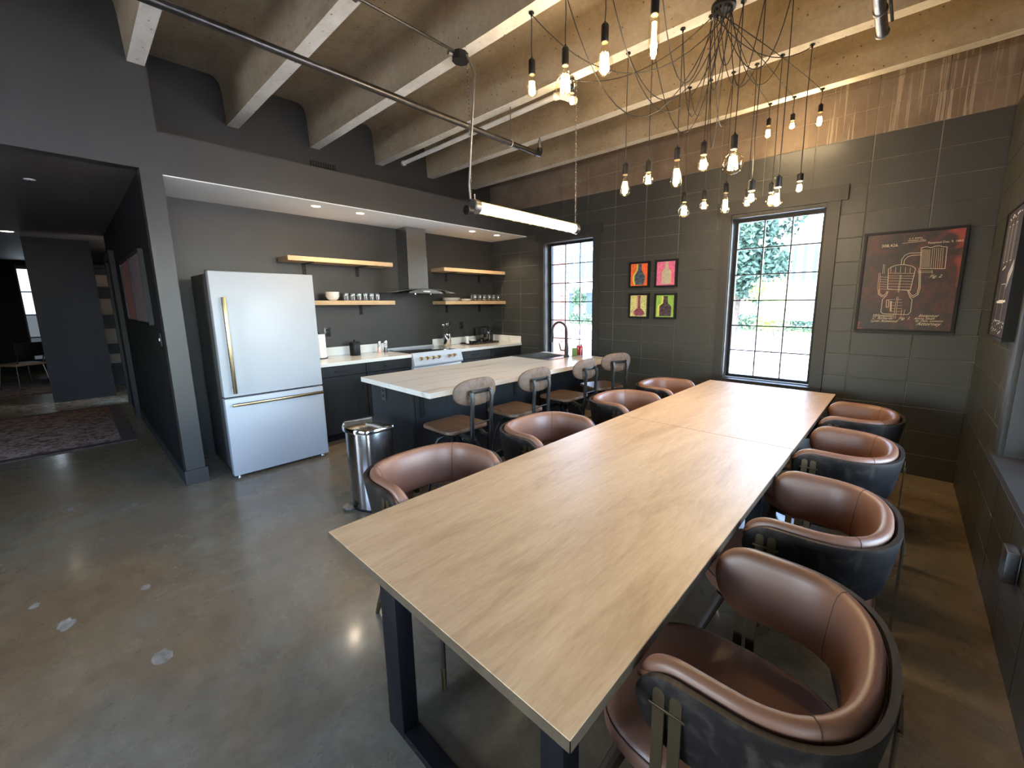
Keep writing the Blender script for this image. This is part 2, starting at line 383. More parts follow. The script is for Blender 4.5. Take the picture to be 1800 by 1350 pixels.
def lay_blocks(parent,axis,const,grid,lo,hi,zlo,zhi,holes):
    g=.0024
    for zi in range(len(ZG)-1):
        z0,z1=max(ZG[zi],zlo),min(ZG[zi+1],zhi)
        if z1-z0<.03: continue
        for xi in range(len(grid)-1):
            a0,a1=max(grid[xi],lo),min(grid[xi+1],hi)
            if a1-a0<.03: continue
            for r in wall_rects(a0,a1,z0,z1,holes):
                if r[1]-r[0]<.02 or r[3]-r[2]<.02: continue
                w,h=r[1]-r[0]-2*g,r[3]-r[2]-2*g
                off=random.uniform(-.0012,.0012)
                if axis=='y': inst('block',block_me(w,h,'y'),parent,(r[0]+g,const+off,r[2]+g))
                else: inst('block',block_me(w,h,'x'),parent,(const-off+.012-.012,r[0]+g,r[2]+g))
lay_blocks(wb,'y',YW,XG,XK,XR,0,ZC,WIN)
# right wall
core=MB()
for r in wall_rects(YB,YW+.006,-.12,ZC+.2,RWIN): core.box(XR+.0035,XR+.26,r[0],r[1],r[2],r[3])
wr=struct('wall_right',core,M['mortar'],smooth=False)
YG=[YW-.43*k for k in range(0,9)][::-1]
mirror={}
def block_me_x(w,h):
    k=(round(w,3),round(h,3))
    if k not in mirror:
        b=.003; d=.012; v0=[(0,0),(w,0),(w,h),(0,h)]; v1=[(b,b),(w-b,b),(w-b,h-b),(b,h-b)]
        vs=[(d,p[0],p[1]) for p in v0]+[(b*.5,p[0],p[1]) for p in v0]+[(0,p[0],p[1]) for p in v1]
        fs=[(0,1,5,4),(1,2,6,5),(2,3,7,6),(3,0,4,7),(4,5,9,8),(5,6,10,9),(6,7,11,10),(7,4,8,11),(8,9,10,11)]
        mirror[k]=MB().add(vs,fs).mesh('block',M['block'],smooth=False)
    return mirror[k]
for zi in range(len(ZG)-1):
    z0,z1=max(ZG[zi],0),min(ZG[zi+1],ZC)
    if z1-z0<.03: continue
    for yi in range(len(YG)-1):
        for r in wall_rects(YG[yi],YG[yi+1],z0,z1,RWIN):
            if r[1]-r[0]<.02 or r[3]-r[2]<.02: continue
            inst('block',block_me_x(r[1]-r[0]-.0048,r[3]-r[2]-.0048),wr,(XR+random.uniform(-.001,.001),r[0]+.0024,r[2]+.0024))
# front wall behind the camera, with an unseen window band sized for fill light
core=MB()
for r in wall_rects(-4.504,XR+.26,-.12,ZC+.2,[(-3.2,-1.0,1.0,2.1)]): core.box(r[0],r[1],YB-.2,YB,r[2],r[3])
struct('wall_front',core,M['paint'],smooth=False)
# left wall (header over hall opening, wing wall, soffit face) and kitchen recess
HZ=2.569; WY0,WY1=.496,.626
left=MB()
left.box(XS-.13,XS,YB,WY0,HZ,ZC+.05)                       # header above hall opening
left.box(XS-.13,XS,WY0,WY1,0,ZC+.05)                       # wing wall end
left.box(XK-.15,XS-.13,WY0+.005,WY1,0,ZC+.05)                    # wing wall body
struct('wall_left',left,M['paint'],smooth=False)
struct('wall_soffit', MB().box(XK,XS,WY1,YW-.001,2.548,2.866), M['paint'],smooth=False)
struct('ceiling_kitchen', MB().box(XK+.002,XS-.001,WY1+.002,YW-.002,2.541,2.5478), M['white_paint'],smooth=False)
struct('wall_kitchen', MB().box(XK-.15,XK,WY1,YW+.006,-.0,ZC+.05), M['paint'],smooth=False)
# ceiling slab with joists
cl=struct('ceiling', MB().box(XK-.15,XR+.26,YB-.2,YW+.22,ZC,ZC+.18), M['conc'],smooth=False)
def joist(y, x0, x1):
    hb=.049; pr=[(-hb,ZB),(-.062,ZB+.30)]
    pr+= [(-.062-.0075-(1-math.cos(a))*.085, ZB+.345+math.sin(a)*.09) for a in [i*PI/2/6 for i in range(7)]]
    pts=[(y+p[0],p[1]) for p in pr]+[(y-p[0],p[1]) for p in reversed(pr)]
    n=len(pts); mb=MB(); segs=24; rings=[]
    for i in range(segs+1):
        x=x0+(x1-x0)*i/segs; w=.004*noise.noise(Vector((x*1.3,y,0)))
        rings.append([(x,p[0]+(w if p[1]<ZB+.1 else 0),p[1]+(.003*noise.noise(Vector((x*2,y,3))) if p[1]<ZB+.1 else 0)) for p in pts])
    mb.ring(rings)
    mb.m=[0]*len(mb.m)
    for k,f in enumerate(mb.f):
        if len(f)==4 and all(mb.v[i][2]<ZB+.02 for i in f): mb.m[k]=1
    return mb
for y,x0 in ((.565,XS+.001),(1.34,XK),(2.115,XK),(2.893,XK),(3.665,XK),(4.44,XK),(-.21,XS+.001),(-.985,XS+.001),(-1.76,XS+.001),(-2.535,XS+.001),(-3.31,XS+.001)):
    joist(y,x0,XR).build('joist',[M['conc'],M['conc_l']],cl,angle=50)
# vent on the upper recess wall
v=MB().box(XK,XK+.012,2.05,2.33,3.115,3.17); vent=v.build('wall_vent',M['black'],smooth=False)
tag(vent,'small dark air grille under the concrete joists above the kitchen ledge','vent')
for k in range(10): MB().box(XK+.012,XK+.018,2.062+k*.027,2.075+k*.027,3.122,3.163).build('slat',M['trim'],vent,smooth=False)
# hall
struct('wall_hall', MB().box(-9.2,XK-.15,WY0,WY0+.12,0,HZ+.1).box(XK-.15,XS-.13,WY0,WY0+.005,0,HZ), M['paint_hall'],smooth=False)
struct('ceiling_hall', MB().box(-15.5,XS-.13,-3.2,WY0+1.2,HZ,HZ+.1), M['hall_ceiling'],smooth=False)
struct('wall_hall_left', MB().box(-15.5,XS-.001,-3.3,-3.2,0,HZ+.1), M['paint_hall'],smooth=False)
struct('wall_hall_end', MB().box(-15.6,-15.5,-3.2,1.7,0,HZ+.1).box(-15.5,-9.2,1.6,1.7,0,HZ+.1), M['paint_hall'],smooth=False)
struct('wall_partition', MB().box(-10.6,-10.1,-.33,.37,0,HZ), M['paint_hall'],smooth=False)
struct('baseboard_hall', MB().box(-7.75,XK,WY0-.014,WY0,0,.11).box(XK,XS,WY0-.014,WY0,0,.11), M['trim'],smooth=False)
struct('baseboard_left', MB().box(XS,XS+.014,WY0-.014,WY1,0,.13).box(XK,XS+.014,WY1,WY1+.014,0,.13), M['trim'],smooth=False)
# door frame on hall wall
d1=empty('door_1',(-8.0,WY0,0)); d1['kind']='structure'
for x in (-.95,0): MB().box(x-.05,x+.05,-.05,.0,0,2.15).build('door_jamb',M['black'],d1,smooth=False)
MB().box(-1.0,.05,-.05,0,2.15,2.25).build('door_head',M['black'],d1,smooth=False)
MB().box(-.9,-.05,-.02,.0,0,2.15).build('door_panel',M['blackwood'],d1,smooth=False)
# windows
def window(name,x0,x1,z0,z1,side='y'):
    w=empty(name,(0,0,0)); w['kind']='structure'
    def B(mb,a0,a1,d0,d1,c0,c1):  # a along wall, d depth outward
        return mb.box(a0,a1,YW+d0,YW+d1,c0,c1) if side=='y' else mb.box(XR+d0,XR+d1,a0,a1,c0,c1)
    cas=.10
    c=MB(); B(c,x0-cas,x0,-.02,0,z0-.0,z1+.03); B(c,x1,x1+cas,-.02,0,z0,z1+.03); c.build('casing',M['trim'],w,smooth=False)
    h=MB(); B(h,x0-cas-.05,x1+cas+.05,-.028,0,z1+.03,z1+.165); h.build('head_casing',M['trim'],w,smooth=False)
    r=MB(); B(r,x0,x0+.008,.0,.2,z0,z1); B(r,x1-.008,x1,0,.2,z0,z1); B(r,x0,x1,0,.2,z1-.008,z1); r.build('jamb_lining',M['trim'],w,smooth=False)
    s=MB(); B(s,x0-cas,x1+cas,-.045,.12,z0-.03,z0+.004); s.build('window_sill',M['trim'],w,smooth=False)
    g0,g1,h0,h1=x0+.012,x1-.012,z0+.01,z1-.012
    f=MB(); t=.03
    for a,b,cc,dd in ((g0,g0+t,h0,h1),(g1-t,g1,h0,h1),(g0+t,g1-t,h0,h0+t),(g0+t,g1-t,h1-t,h1)): B(f,a,b,.105,.15,cc,dd)
    fr=f.build('window_frame',M['black'],w,smooth=False)
    nx=3 if x1-x0<1.2 else int(round((x1-x0)/.28)); nz=6
    gx=[g0+t+(g1-g0-2*t)*i/nx for i in range(nx+1)]; gz=[h0+t+(h1-h0-2*t)*i/nz for i in range(nz+1)]
    for a in gx[1:-1]: B(MB(),a-.006,a+.006,.115,.14,h0+t,h1-t).build('muntin',M['black'],fr,smooth=False)
    for a in gz[1:-1]: B(MB(),g0+t,g1-t,.114,.141,a-.006,a+.006).build('muntin',M['black'],fr,smooth=False)
    for i in range(nx):
        for j in range(nz):
            e=.0065
            B(MB(),gx[i]+(e if i else 0),gx[i+1]-(e if i<nx-1 else 0),.126,.129,gz[j]+(e if j else 0),gz[j+1]-(e if j<nz-1 else 0)).build('pane',M['pane'],fr,smooth=False)
    return w
window('window_1',*WIN[0]); window('window_2',*WIN[1]); window('window_3',*RWIN[0],side='x'); window('window_4',*RWIN[1],side='x')

# ------------------------------------------------------------ dining tables
def dining_table(name_label, y0, y1, legy):
    t=empty('dining_table',(-.911,(y0+y1)/2,0),0,name_label,'table','conference tables end to end')
    L=(y1-y0)/2; X=.534
    mb=MB().rbox(-X+.0012,X-.0012,-L+.0012,L-.0012,.721,.75,.0012,0,1); mb.build('tabletop',M['oak'],t,angle=20)
    eb=MB()
    eb.box(-X,-X+.0016,-L,L,.7225,.7485); eb.box(X-.0016,X,-L,L,.7225,.7485); eb.box(-X,X,-L,-L+.0016,.7225,.7485); eb.box(-X,X,L-.0016,L,.7225,.7485)
    eb.build('edge_band',M['oak_edge'],t,smooth=False)
    for ly in legy:
        fr=MB()
        pts_o=[(-.375,0),(.445,0),(.445,.721),(-.375,.721)]
        fr.rbox(-.375,-.275,ly-.03,ly+.03,0.0,.721,.003); fr.rbox(.375,.445,ly-.03,ly+.03,0,.721,.003)
        fr.rbox(-.275,.375,ly-.03,ly+.03,0.0,.03,.003); fr.rbox(-.275,.375,ly-.03,ly+.03,.69,.721,.003)
        fr.build('leg_frame',M['black'],t,angle=30)
    return t
dining_table('near oak-topped conference table with a black steel sled leg, pale knotty grain',.502,2.491,(-.87,.80))
dining_table('far oak-topped conference table behind the seam, its top reflecting the window',2.494,4.27,(-.72,.76))

# ------------------------------------------------------------ barrel armchairs
def superpath(W,yb,yt,n=44,e=2.5,yc=-.03):
    """U path from the left arm tip round the back to the right arm tip (local: back at -y)"""
    pts=[]
    for i in range(6): pts.append(Vector((-W,yt+(yc-yt)*i/6)))
    for i in range(n+1):
        a=PI-PI*i/n; c,s_=math.cos(a),math.sin(a)
        pts.append(Vector((W*math.copysign(abs(c)**(2/e),c),yc+(yb-yc)*abs(s_)**(2/e))))
    for i in range(1,7): pts.append(Vector((W,yc+(yt-yc)*i/6)))
    return pts
def band(W,yb,yt,z0,z1,t,tilt=.0,tipr=.09,crown=None,e=2.5,round_=.5):
    P=superpath(W,yb,yt,e=e); n=len(P)
    s=[0]
    for i in range(1,n): s.append(s[-1]+(P[i]-P[i-1]).length)
    tot=s[-1]; # resample, denser near the tips
    us=[tot*(.5-.5*math.cos(PI*k/63)) for k in range(64)]
    rings=[]
    for u in us:
        u=min(max(u,1e-4),tot-1e-4)
        j=max(i for i in range(n) if s[i]<=u); j=min(j,n-2); f=(u-s[j])/(s[j+1]-s[j]); p=P[j].lerp(P[j+1],f)
        ja,jb=max(j-1,0),min(j+2,n-1); tg=(P[jb]-P[ja]).normalized(); nr=Vector((tg.y,-tg.x))
        if nr.dot(Vector((p.x,p.y+.03)))<0: nr=-nr
        d=min(u,tot-u); hf=math.sqrt(max(0,1-(1-min(d/tipr,1))**2)); hf=max(hf,.06)
        zc=z0+(z1-z0)*.56; hu=(z1-zc)*hf; hl=(zc-z0)*hf
        tt=t*(.35+.65*min(1,hf*1.4)); rg=[]
        for k in range(14):
            a=2*PI*k/14; c,s_=math.cos(a),math.sin(a); q=round_
            ox=math.copysign(abs(c)**q,c)*tt/2; oz=math.copysign(abs(s_)**.55,s_)
            z=zc+(hu if oz>0 else hl)*oz
            off=ox+tilt*(z-zc)/(z1-z0)
            rg.append((p.x+nr.x*off,p.y+nr.y*off,z))
        rings.append(rg)
    return MB().ring(rings),rings
def make_armchair():
    t=empty('armchair',(0,0,0))
    sh,_=band(.287,-.267,.152,.570,.774,.022,.03,.10,round_=.25); sh.build('backrest_shell',M['walnut'],t,angle=60)
    pd,rg=band(.252,-.232,.158,.585,.790,.052,.03,.10,round_=.75); pad=pd.build('backrest_cushion',M['leather'],t,angle=60)
    # piping around the outer top edge of the cushion
    path=[]
    for r in rg[3:-3]:
        v=[Vector(p) for p in r]; o_=(v[0]-v[7]).normalized(); path.append(v[1]+o_*.0045+Vector((0,0,-.004)))
    MB().tube(path,.0062,8).build('piping',M['leather'],pad)
    for k in (23,40):
        for dk in (0,):
            r=[Vector(p) for p in rg[k]]
            cc=sum(r,Vector())/len(r)
            MB().tube([cc+(p-cc)*1.004 for p in (r+[r[0]])],.0013,4,caps=False).build('seam',M['thread'],pad)
    # seat cushion
    def outline(sx,n=40):
        o=[]
        for i in range(n):
            a=2*PI*i/n; c,s_=math.cos(a),math.sin(a); e=2/3.4
            x=.252*math.copysign(abs(c)**e,c); y=.045+.285*math.copysign(abs(s_)**e,s_)
            if y<0: x*=1-.12*(y/-.24)
            o.append((x*sx,.045+(y-.045)*sx))
        return o
    rings=[]
    for sx,z in ((.90,.395),(.97,.40),(1.0,.415),(1.005,.44),(.99,.458),(.955,.470),(.88,.478),(.6,.484),(.25,.486)):
        rings.append([(x,y,z) for x,y in outline(sx)])
    seat=MB().ring(rings).build('seat_cushion',M['leather'],t,angle=70)
    MB().tube([(x,y,.4575) for x,y in outline(.997)]+[(outline(.997)[0][0],outline(.997)[0][1],.4575)],.0022,5,caps=False).build('seam',M['thread'],seat)
    MB().ring([[(x,y,z) for x,y in outline(s_)] for s_,z in ((.80,.355),(.86,.36),(.88,.396))]).build('seat_frame',M['leg_wood'],t,angle=50)
    for sx in (-1,1):
        for (a,b) in (((.185*sx,.235,.37),(.265*sx,.375,0)),((.175*sx,-.13,.37),(.235*sx,-.235,0))):
            A,B=Vector(a),Vector(b); q=lambda f:A.lerp(B,f)
            lg=MB().tube([q(0),q(.35),q(.80)],[.021,.019,.0135],10).build('leg',M['leg_wood'],t)
            MB().tube([q(.80),q(.995)],[.0142,.0095],10).build('brass_tip',M['brass'],lg)
    # paired bronze straps on each arm, and a pair at the back
    def strap(x,y,axis,z0=.36,z1=.742,w=.026):
        mb=MB(); c=w/2; pts=[(-c,z0),(c,z0)]+[(c*math.cos(a),z1-c+c*math.sin(a)) for a in [i*PI/6 for i in range(7)]]
        if axis=='x': mb.prism([(y+p[0],p[1]) for p in pts],x-.0025,x+.0025,'x')
        else: mb.prism([(x+p[0],p[1]) for p in pts],y-.0025,y+.0025,'y')
        return mb.build('strap',M['bronze'],t,angle=40)
    for sx in (-1,1):
        for yy in (.092,.055): strap(.3035*sx,yy,'x')
        MB().rbox(.3035*sx-.005,.3035*sx+.005,.034,.113,.694,.701,.001).build('clip',M['bronze'],t)
        MB().rbox(min(.2*sx,.301*sx),max(.2*sx,.301*sx),.04,.107,.372,.380,.001).build('strap_foot',M['bronze'],t)
    for xx in (-.0185,.0185): strap(xx,-.292,'y',.36,.735)
    MB().rbox(-.04,.04,-.299,-.289,.685,.692,.001).build('clip',M['bronze'],t)
    MB().rbox(-.034,.034,-.29,-.18,.372,.380,.001).build('strap_foot',M['bronze'],t)
    return t
proto=make_armchair()
G='leather barrel armchairs along the conference table'
R_=[(1.02,-.214,'cognac leather barrel armchair on the wall side, nearest, its whole seat in view'),
    (1.795,-.214,'cognac leather barrel armchair on the wall side, second from the camera'),
    (2.70,-.214,'cognac leather barrel armchair on the wall side, third, beside the table seam'),
    (3.53,-.214,'cognac leather barrel armchair on the wall side, farthest, by the blank block wall')]
L_=[(1.07,-1.612,'cognac leather barrel armchair on the island side, nearest, beside the steel trash can'),
    (1.92,-1.612,'cognac leather barrel armchair on the island side, second from the camera'),
    (2.90,-1.612,'cognac leather barrel armchair on the island side, third from the camera'),
    (3.66,-1.612,'cognac leather barrel armchair on the island side, farthest, under the bottle paintings')]
first=True
for lst,rz in ((R_,PI/2),(L_,-PI/2)):
    for k,(y,x,lb) in enumerate(lst):
        o=proto if first else copy_tree(proto); first=False
        o.location=(x,y,0); o.rotation_euler=(0,0,rz+[0,.02,-.015,.02][k]); tag(o,lb,'chair',G)

# ------------------------------------------------------------ island
isl=empty('island_cabinet',(-3.2,2.87,0),0,'black-stained kitchen island base under the marble top, with an outlet on its end','cabinet')
IX,IY=-3.2,2.87
def LB(mb,x0,x1,y0,y1,z0,z1,r=.002): return mb.rbox(x0-IX,x1-IX,y0-IY,y1-IY,z0,z1,r,0,1)
bdy=MB(); LB(bdy,-3.50,-2.90,1.735,4.02,.08,.69)
for q_ in wall_rects(-3.50,-2.90,1.735,4.02,[(-3.499,-2.98,3.48,3.96)]): bdy.box(q_[0]-IX,q_[1]-IX,q_[2]-IY,q_[3]-IY,.69,.862)
bdy.build('body',M['cabinet'],isl,angle=30)
LB(MB(),-3.47,-2.93,1.76,4.00,0,.08).build('toe_kick',M['black'],isl,angle=30)
LB(MB(),-3.52,-2.875,1.70,1.73,0,.862).build('end_panel',M['cabinet'],isl)
for y0,y1 in ((1.735,2.49),(2.495,3.25),(3.255,4.02)): LB(MB(),-2.90,-2.882,y0+.003,y1-.003,.085,.858).build('back_panel',M['cabinet'],isl)
LB(MB(),-3.515,-2.882,4.025,4.05,0,.862).build('end_panel',M['cabinet'],isl)
for y in (1.80,2.87,3.9):
    mb=MB(); LB(mb,-2.875,-2.60,y-.02,y+.02,.855,.862,.001); LB(mb,-2.88,-2.872,y-.02,y+.02,.62,.862,.001); mb.build('support_bracket',M['black'],isl)
o=LB(MB(),-3.335,-3.265,1.693,1.70,.725,.84).build('outlet_plate',M['plastic'],isl)
for z in (.76,.806): LB(MB(),-3.318,-3.282,1.690,1.694,z-.014,z+.014).build('socket_face',M['black'],o)
HOLE=(-3.50,-2.98,3.50,3.94)
ct=MB()
for r in wall_rects(-3.549,-2.497,1.625,4.106,[HOLE]): ct.box(r[0],r[1],r[2],r[3],.864,.904)
o=ct.build('island_countertop',M['marble'],smooth=False); tag(o,'white veined marble-look slab on the kitchen island, with the sink set in','countertop')
sk=empty('kitchen_sink',(-3.24,3.72,.904),0,'square stainless steel sink set into the far end of the island top','sink')
rim=MB()
for r in wall_rects(-.29,.29,-.25,.25,[(-.255,.20,-.215,.215)]): rim.box(r[0],r[1],r[2],r[3],.0005,.005)
rim.build('rim',M['steel'],sk,smooth=False)
bw=MB(); a,b,c,d,e=-.255,.20,-.215,.215,-.19
bw.add([(a,c,.003),(b,c,.003),(b,d,.003),(a,d,.003),(a+.02,c+.02,e),(b-.02,c+.02,e),(b-.02,d-.02,e),(a+.02,d-.02,e)],[(0,1,5,4),(1,2,6,5),(2,3,7,6),(3,0,4,7),(4,5,6,7)])
bw.build('basin',M['steel'],sk,smooth=False)
fc=empty('kitchen_faucet',(-2.99,3.85,.909),0,'dark bronze gooseneck faucet with a pull-down spout, behind the sink','faucet')
MB().lathe([(.032,0),(.032,.012),(.022,.02),(.024,.10),(.019,.13),(.016,.16)],n=18).build('base',M['iron'],fc)
dx,dy=-.86,-.51
gp=[(0,0,.13),(0,0,.30)]+[(dx*.085*(1-math.cos(a)),dy*.085*(1-math.cos(a)),.30+.105*math.sin(a)) for a in [i*PI/10 for i in range(1,11)]]+[(dx*.172,dy*.172,.26)]
MB().tube(gp,.0125,12).build('gooseneck',M['iron'],fc)
MB().tube([(dx*.172,dy*.172,.27),(dx*.176,dy*.176,.20),(dx*.178,dy*.178,.17)],[.017,.019,.015],12).build('spray_head',M['iron'],fc)
MB().tube([(0,.0,.07),(-.045,-.05,.075),(-.06,-.065,.16)],[.011,.010,.006],8).build('lever',M['iron'],fc)
cad=empty('soap_caddy',(-2.93,4.03,.904),0,'small wire caddy with sponge holder behind the faucet','caddy')
mb=MB()
for z in (.004,.05): mb.tube([(-.055,-.03,z),(.055,-.03,z),(.055,.03,z),(-.055,.03,z),(-.055,-.03,z)],.0022,5)
for x,y in ((-.055,-.03),(.055,-.03),(.055,.03),(-.055,.03),(0,-.03),(0,.03)): mb.tube([(x,y,.004),(x,y,.05)],.002,5)
mb.build('wire_frame',M['galv'],cad)
sp=MB().rbox(-.032,.032,-.018,.018,.001,.10,.01).build('dish_sponge',M['green'],loc=(-2.955,3.965,.904),rz=.5); tag(sp,'green dish sponge standing up beside the faucet','sponge')
for i,(dx2,mt,lb) in enumerate(((-.022,'red_bottle','red pump soap bottle behind the sink, left one of the pair'),(.026,'red_bottle','red pump soap bottle behind the sink, right one of the pair'))):
    so=empty('soap_bottle',(-2.93+dx2,4.03+.0,.909),0,lb,'bottle','pump soap bottles by the sink')
    MB().lathe([(.018,0),(.021,.004),(.021,.095),(.016,.115),(.009,.122)],n=16).build('bottle_body',M[mt],so)
    MB().lathe([(.009,.122),(.009,.138),(.004,.14),(.004,.165)],n=12).rbox(-.022,.006,-.005,.005,.162,.170,.002).build('pump',M['plastic'] if i else M['white_plastic'],so)

# ------------------------------------------------------------ bar stools
def make_stool():
    t=empty('bar_stool')
    # local: faces +y (towards the island), back at -y
    seat=[]; r=[]
    for sx,z in ((.93,.628),(1,.632),(1,.648),(.985,.654)):
        r.append([(x*sx,y*sx,z) for x,y in rrect(-.185,.185,-.175,.185,.055,5)])
    MB().ring(r).build('seat',M['stool_wood'],t,angle=40)
    # oval curved wooden back
    n=32; rings=[]
    def bp(u,v,d):
        x=.19*u; y=-.262+.035*(u*u)-d; return (x,y,.935+.095*v)
    front=[];back=[]
    rows=9
    mb=MB(); vs=[];fs=[]
    def ov(k):
        a=2*PI*k/n; c,s_=math.cos(a),math.sin(a); return math.copysign(abs(c)**.75,c),math.copysign(abs(s_)**.85,s_)
    rr=[]
    for sc,d in ((.0,.0),(.5,.0),(.95,.0),(1,.004),(1,.013),(.95,.018),(.5,.018),(0,.018)):
        rr.append([bp(ov(k)[0]*max(sc,.02),ov(k)[1]*max(sc,.02),d) for k in range(n)])
    mb.ring(rr).build('backrest',M['stool_back'],t,angle=50)
    # iron uprights curling under the seat
    for sx in (-1,1):
        x=.085*sx
        p=[(x,-.285,.945),(x,-.305,.935),(x,-.315,.90),(x,-.305,.82),(x,-.298,.72),(x,-.30,.655),(x,-.295,.62),(x,-.26,.597),(x,-.22,.603),(x,-.185,.618),(x*.9,-.12,.618),(x*.6,-.02,.612)]
        MB().tube(p,.016,8,flat=(1.0,.85)).build('upright',M['iron'],t)
        MB().tube([(x,-.20,.618),(x,-.185,.596),(x,-.20,.580),(x,-.222,.586)],.007,6).build('scroll',M['iron'],t)
    MB().rbox(-.10,.10,-.292,-.284,.925,.952,.003).build('back_plate',M['iron'],t)
    MB().tube([(-.09,-.30,.72),(.09,-.30,.72)],.004,6).build('back_rod',M['iron'],t)
    MB().lathe([(.09,.628),(.09,.618),(.035,.612),(.03,.56),(.042,.55),(.042,.50)],n=18).lathe([(.016,.56),(.016,.25)],n=10).build('screw_post',M['iron'],t)
    for k in range(4):
        a=PI/4+k*PI/2; c,s_=math.cos(a),math.sin(a)
        prof=[(.035,.535),(.085,.555),(.13,.535),(.165,.47),(.19,.36),(.21,.2),(.245,.03),(.25,.0)]
        MB().tube([(c*d,s_*d,z) for d,z in prof],[.019,.019,.020,.019,.018,.016,.015,.017],8,flat=(1,.75)).build('leg',M['iron'],t)
    ring=[(.2*math.cos(2*PI*k/28),.2*math.sin(2*PI*k/28),.23) for k in range(29)]
    MB().tube(ring,.008,6,caps=False).build('foot_ring',M['iron'],t)
    return t
sp0=make_stool()
labs=['wood and black iron bar stool at the island, nearest, beside the trash can','wood and black iron bar stool at the island, second from the trash can',
 'wood and black iron bar stool at the island, third from the trash can','wood and black iron bar stool at the far end of the island, turned aside']
for k,(x,y,rz,lb) in enumerate(((-2.45,1.81,PI/2,labs[0]),(-2.43,2.42,PI/2-.02,labs[1]),(-2.43,3.10,PI/2+.02,labs[2]),(-2.43,3.76,PI/2-.35,labs[3]))):
    o=sp0 if k==0 else copy_tree(sp0); o.location=(x,y,0); o.rotation_euler=(0,0,rz); tag(o,lb,'stool','bar stools at the island')

# ------------------------------------------------------------ fridge
fg=empty('refrigerator',(-4.70,1.194,0),0,'white bottom-freezer refrigerator with brushed brass bar handles','refrigerator')
FX,FY=-4.70,1.194
def FB(x0,x1,y0,y1,z0,z1,r,name,mt,par=fg,n=2): return MB().rbox(x0-FX,x1-FX,y0-FY,y1-FY,z0,z1,r,0,n).build(name,mt,par,angle=30)
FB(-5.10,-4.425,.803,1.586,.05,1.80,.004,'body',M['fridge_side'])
FB(-5.06,-4.45,.82,1.57,.012,.05,.002,'base',M['black'])
dr=FB(-4.42,-4.339,.793,1.596,.742,1.815,.006,'fridge_door',M['enamel'],n=3)
dz=FB(-4.42,-4.339,.793,1.596,.026,.728,.006,'freezer_drawer',M['enamel'],n=3)
FB(-4.425,-4.40,.80,1.59,.728,.742,.001,'door_gap',M['black'])
FB(-4.50,-4.40,.80,.86,1.80,1.826,.004,'hinge_cap',M['fridge_side'])
def handle(par,p0,p1,out=.05):
    a,b=Vector(p0),Vector(p1); d=(b-a).normalized(); o_=Vector((FX,FY,0))
    vert=abs(d.z)>.5
    if vert: h=MB().rbox(a.x-.009-FX,a.x+.009-FX,a.y-.012-FY,a.y+.012-FY,a.z,b.z,.003); g=MB().box(a.x-.008-FX,a.x+.0085-FX,a.y-.0145-FY,a.y-.0122-FY,a.z+.001,b.z-.001)
    else: h=MB().rbox(a.x-.009-FX,a.x+.009-FX,a.y-FY,b.y-FY,a.z-.011,a.z+.011,.003); g=MB().box(a.x-.0085-FX,a.x+.0085-FX,a.y-FY,b.y-FY,a.z+.0112,a.z+.0135)
    h=h.build('handle',M['brass'],par); g.build('dark_edge',M['black'],h,smooth=False)
    for f in (.07,.93):
        c=a.lerp(b,f)-o_; MB().box(c.x-out,c.x-.005,c.y-.01,c.y+.01,c.z-.01,c.z+.01).build('handle_post',M['brass'],par,smooth=False)
handle(dr,(-4.288,.868,.775),(-4.288,.868,1.60)); handle(dz,(-4.288,.835,.672),(-4.288,1.578,.672))
for y in (.84,1.55): MB().lathe([(.016,0),(.016,.012),(.009,.014),(.009,.05)],(-4.40-FX,y-FY,0),12).build('foot',M['chrome'],fg)

# ------------------------------------------------------------ kitchen run
CF=-4.668; CZ=.905
def base_cab(y0,y1,lb,hinge):
    c=empty('base_cabinet',(-4.99,(y0+y1)/2,0),0,lb,'cabinet','black base cabinets along the kitchen wall'); ox,oy=-4.99,(y0+y1)/2
    def B(x0,x1,a,b,z0,z1,name,mt,par=c,r=.0015): return MB().rbox(x0-ox,x1-ox,a-oy,b-oy,z0,z1,r,0,1).build(name,mt,par,angle=30)
    B(-5.31,CF-.02,y0+.001,y1-.001,.09,.862,'body',M['cabinet']); B(-5.31,CF-.07,y0+.001,y1-.001,0,.09,'toe_kick',M['black'])
    d=B(CF-.02,CF,y0+.003,y1-.003,.748,.858,'drawer',M['cabinet']); e=B(CF-.02,CF,y0+.003,y1-.003,.095,.742,'door',M['cabinet'])
    ym=(y0+y1)/2-oy; X=CF-ox
    MB().tube([(X,ym-.065,.803),(X+.026,ym-.06,.803),(X+.026,ym+.06,.803),(X,ym+.065,.803)],.004,6).build('handle',M['iron'],d)
    yh=(y1-.05 if hinge else y0+.05)-oy
    MB().tube([(X,yh,.70),(X+.026,yh,.695),(X+.026,yh,.58),(X,yh,.575)],.004,6).build('handle',M['iron'],e)
base_cab(1.642,2.208,'black base cabinet between the refrigerator and the next cabinet',True)
base_cab(2.210,2.797,'black base cabinet just left of the white range',False)
base_cab(3.563,4.148,'black base cabinet just right of the white range',False)
base_cab(4.150,4.788,'black base cabinet in the kitchen corner under the coffee tray',True)
def counter(y0,y1,lb,endsplash):
    c=empty('countertop',(-4.99,(y0+y1)/2,.865),0,lb,'countertop'); ox,oy=-4.99,(y0+y1)/2
    def B(x0,x1,a,b,z0,z1,name): return MB().rbox(x0-ox,x1-ox,a-oy,b-oy,z0-.865,z1-.865,.002,0,1).build(name,M['marble'],c,angle=30)
    B(-5.326,-4.645,y0,y1,.866,CZ,'slab'); B(-5.326,-5.308,y0,y1-(.02 if endsplash else 0),CZ,CZ+.105,'backsplash')
    if endsplash: B(-5.326,-4.655,y1-.019,y1,CZ,CZ+.105,'backsplash')
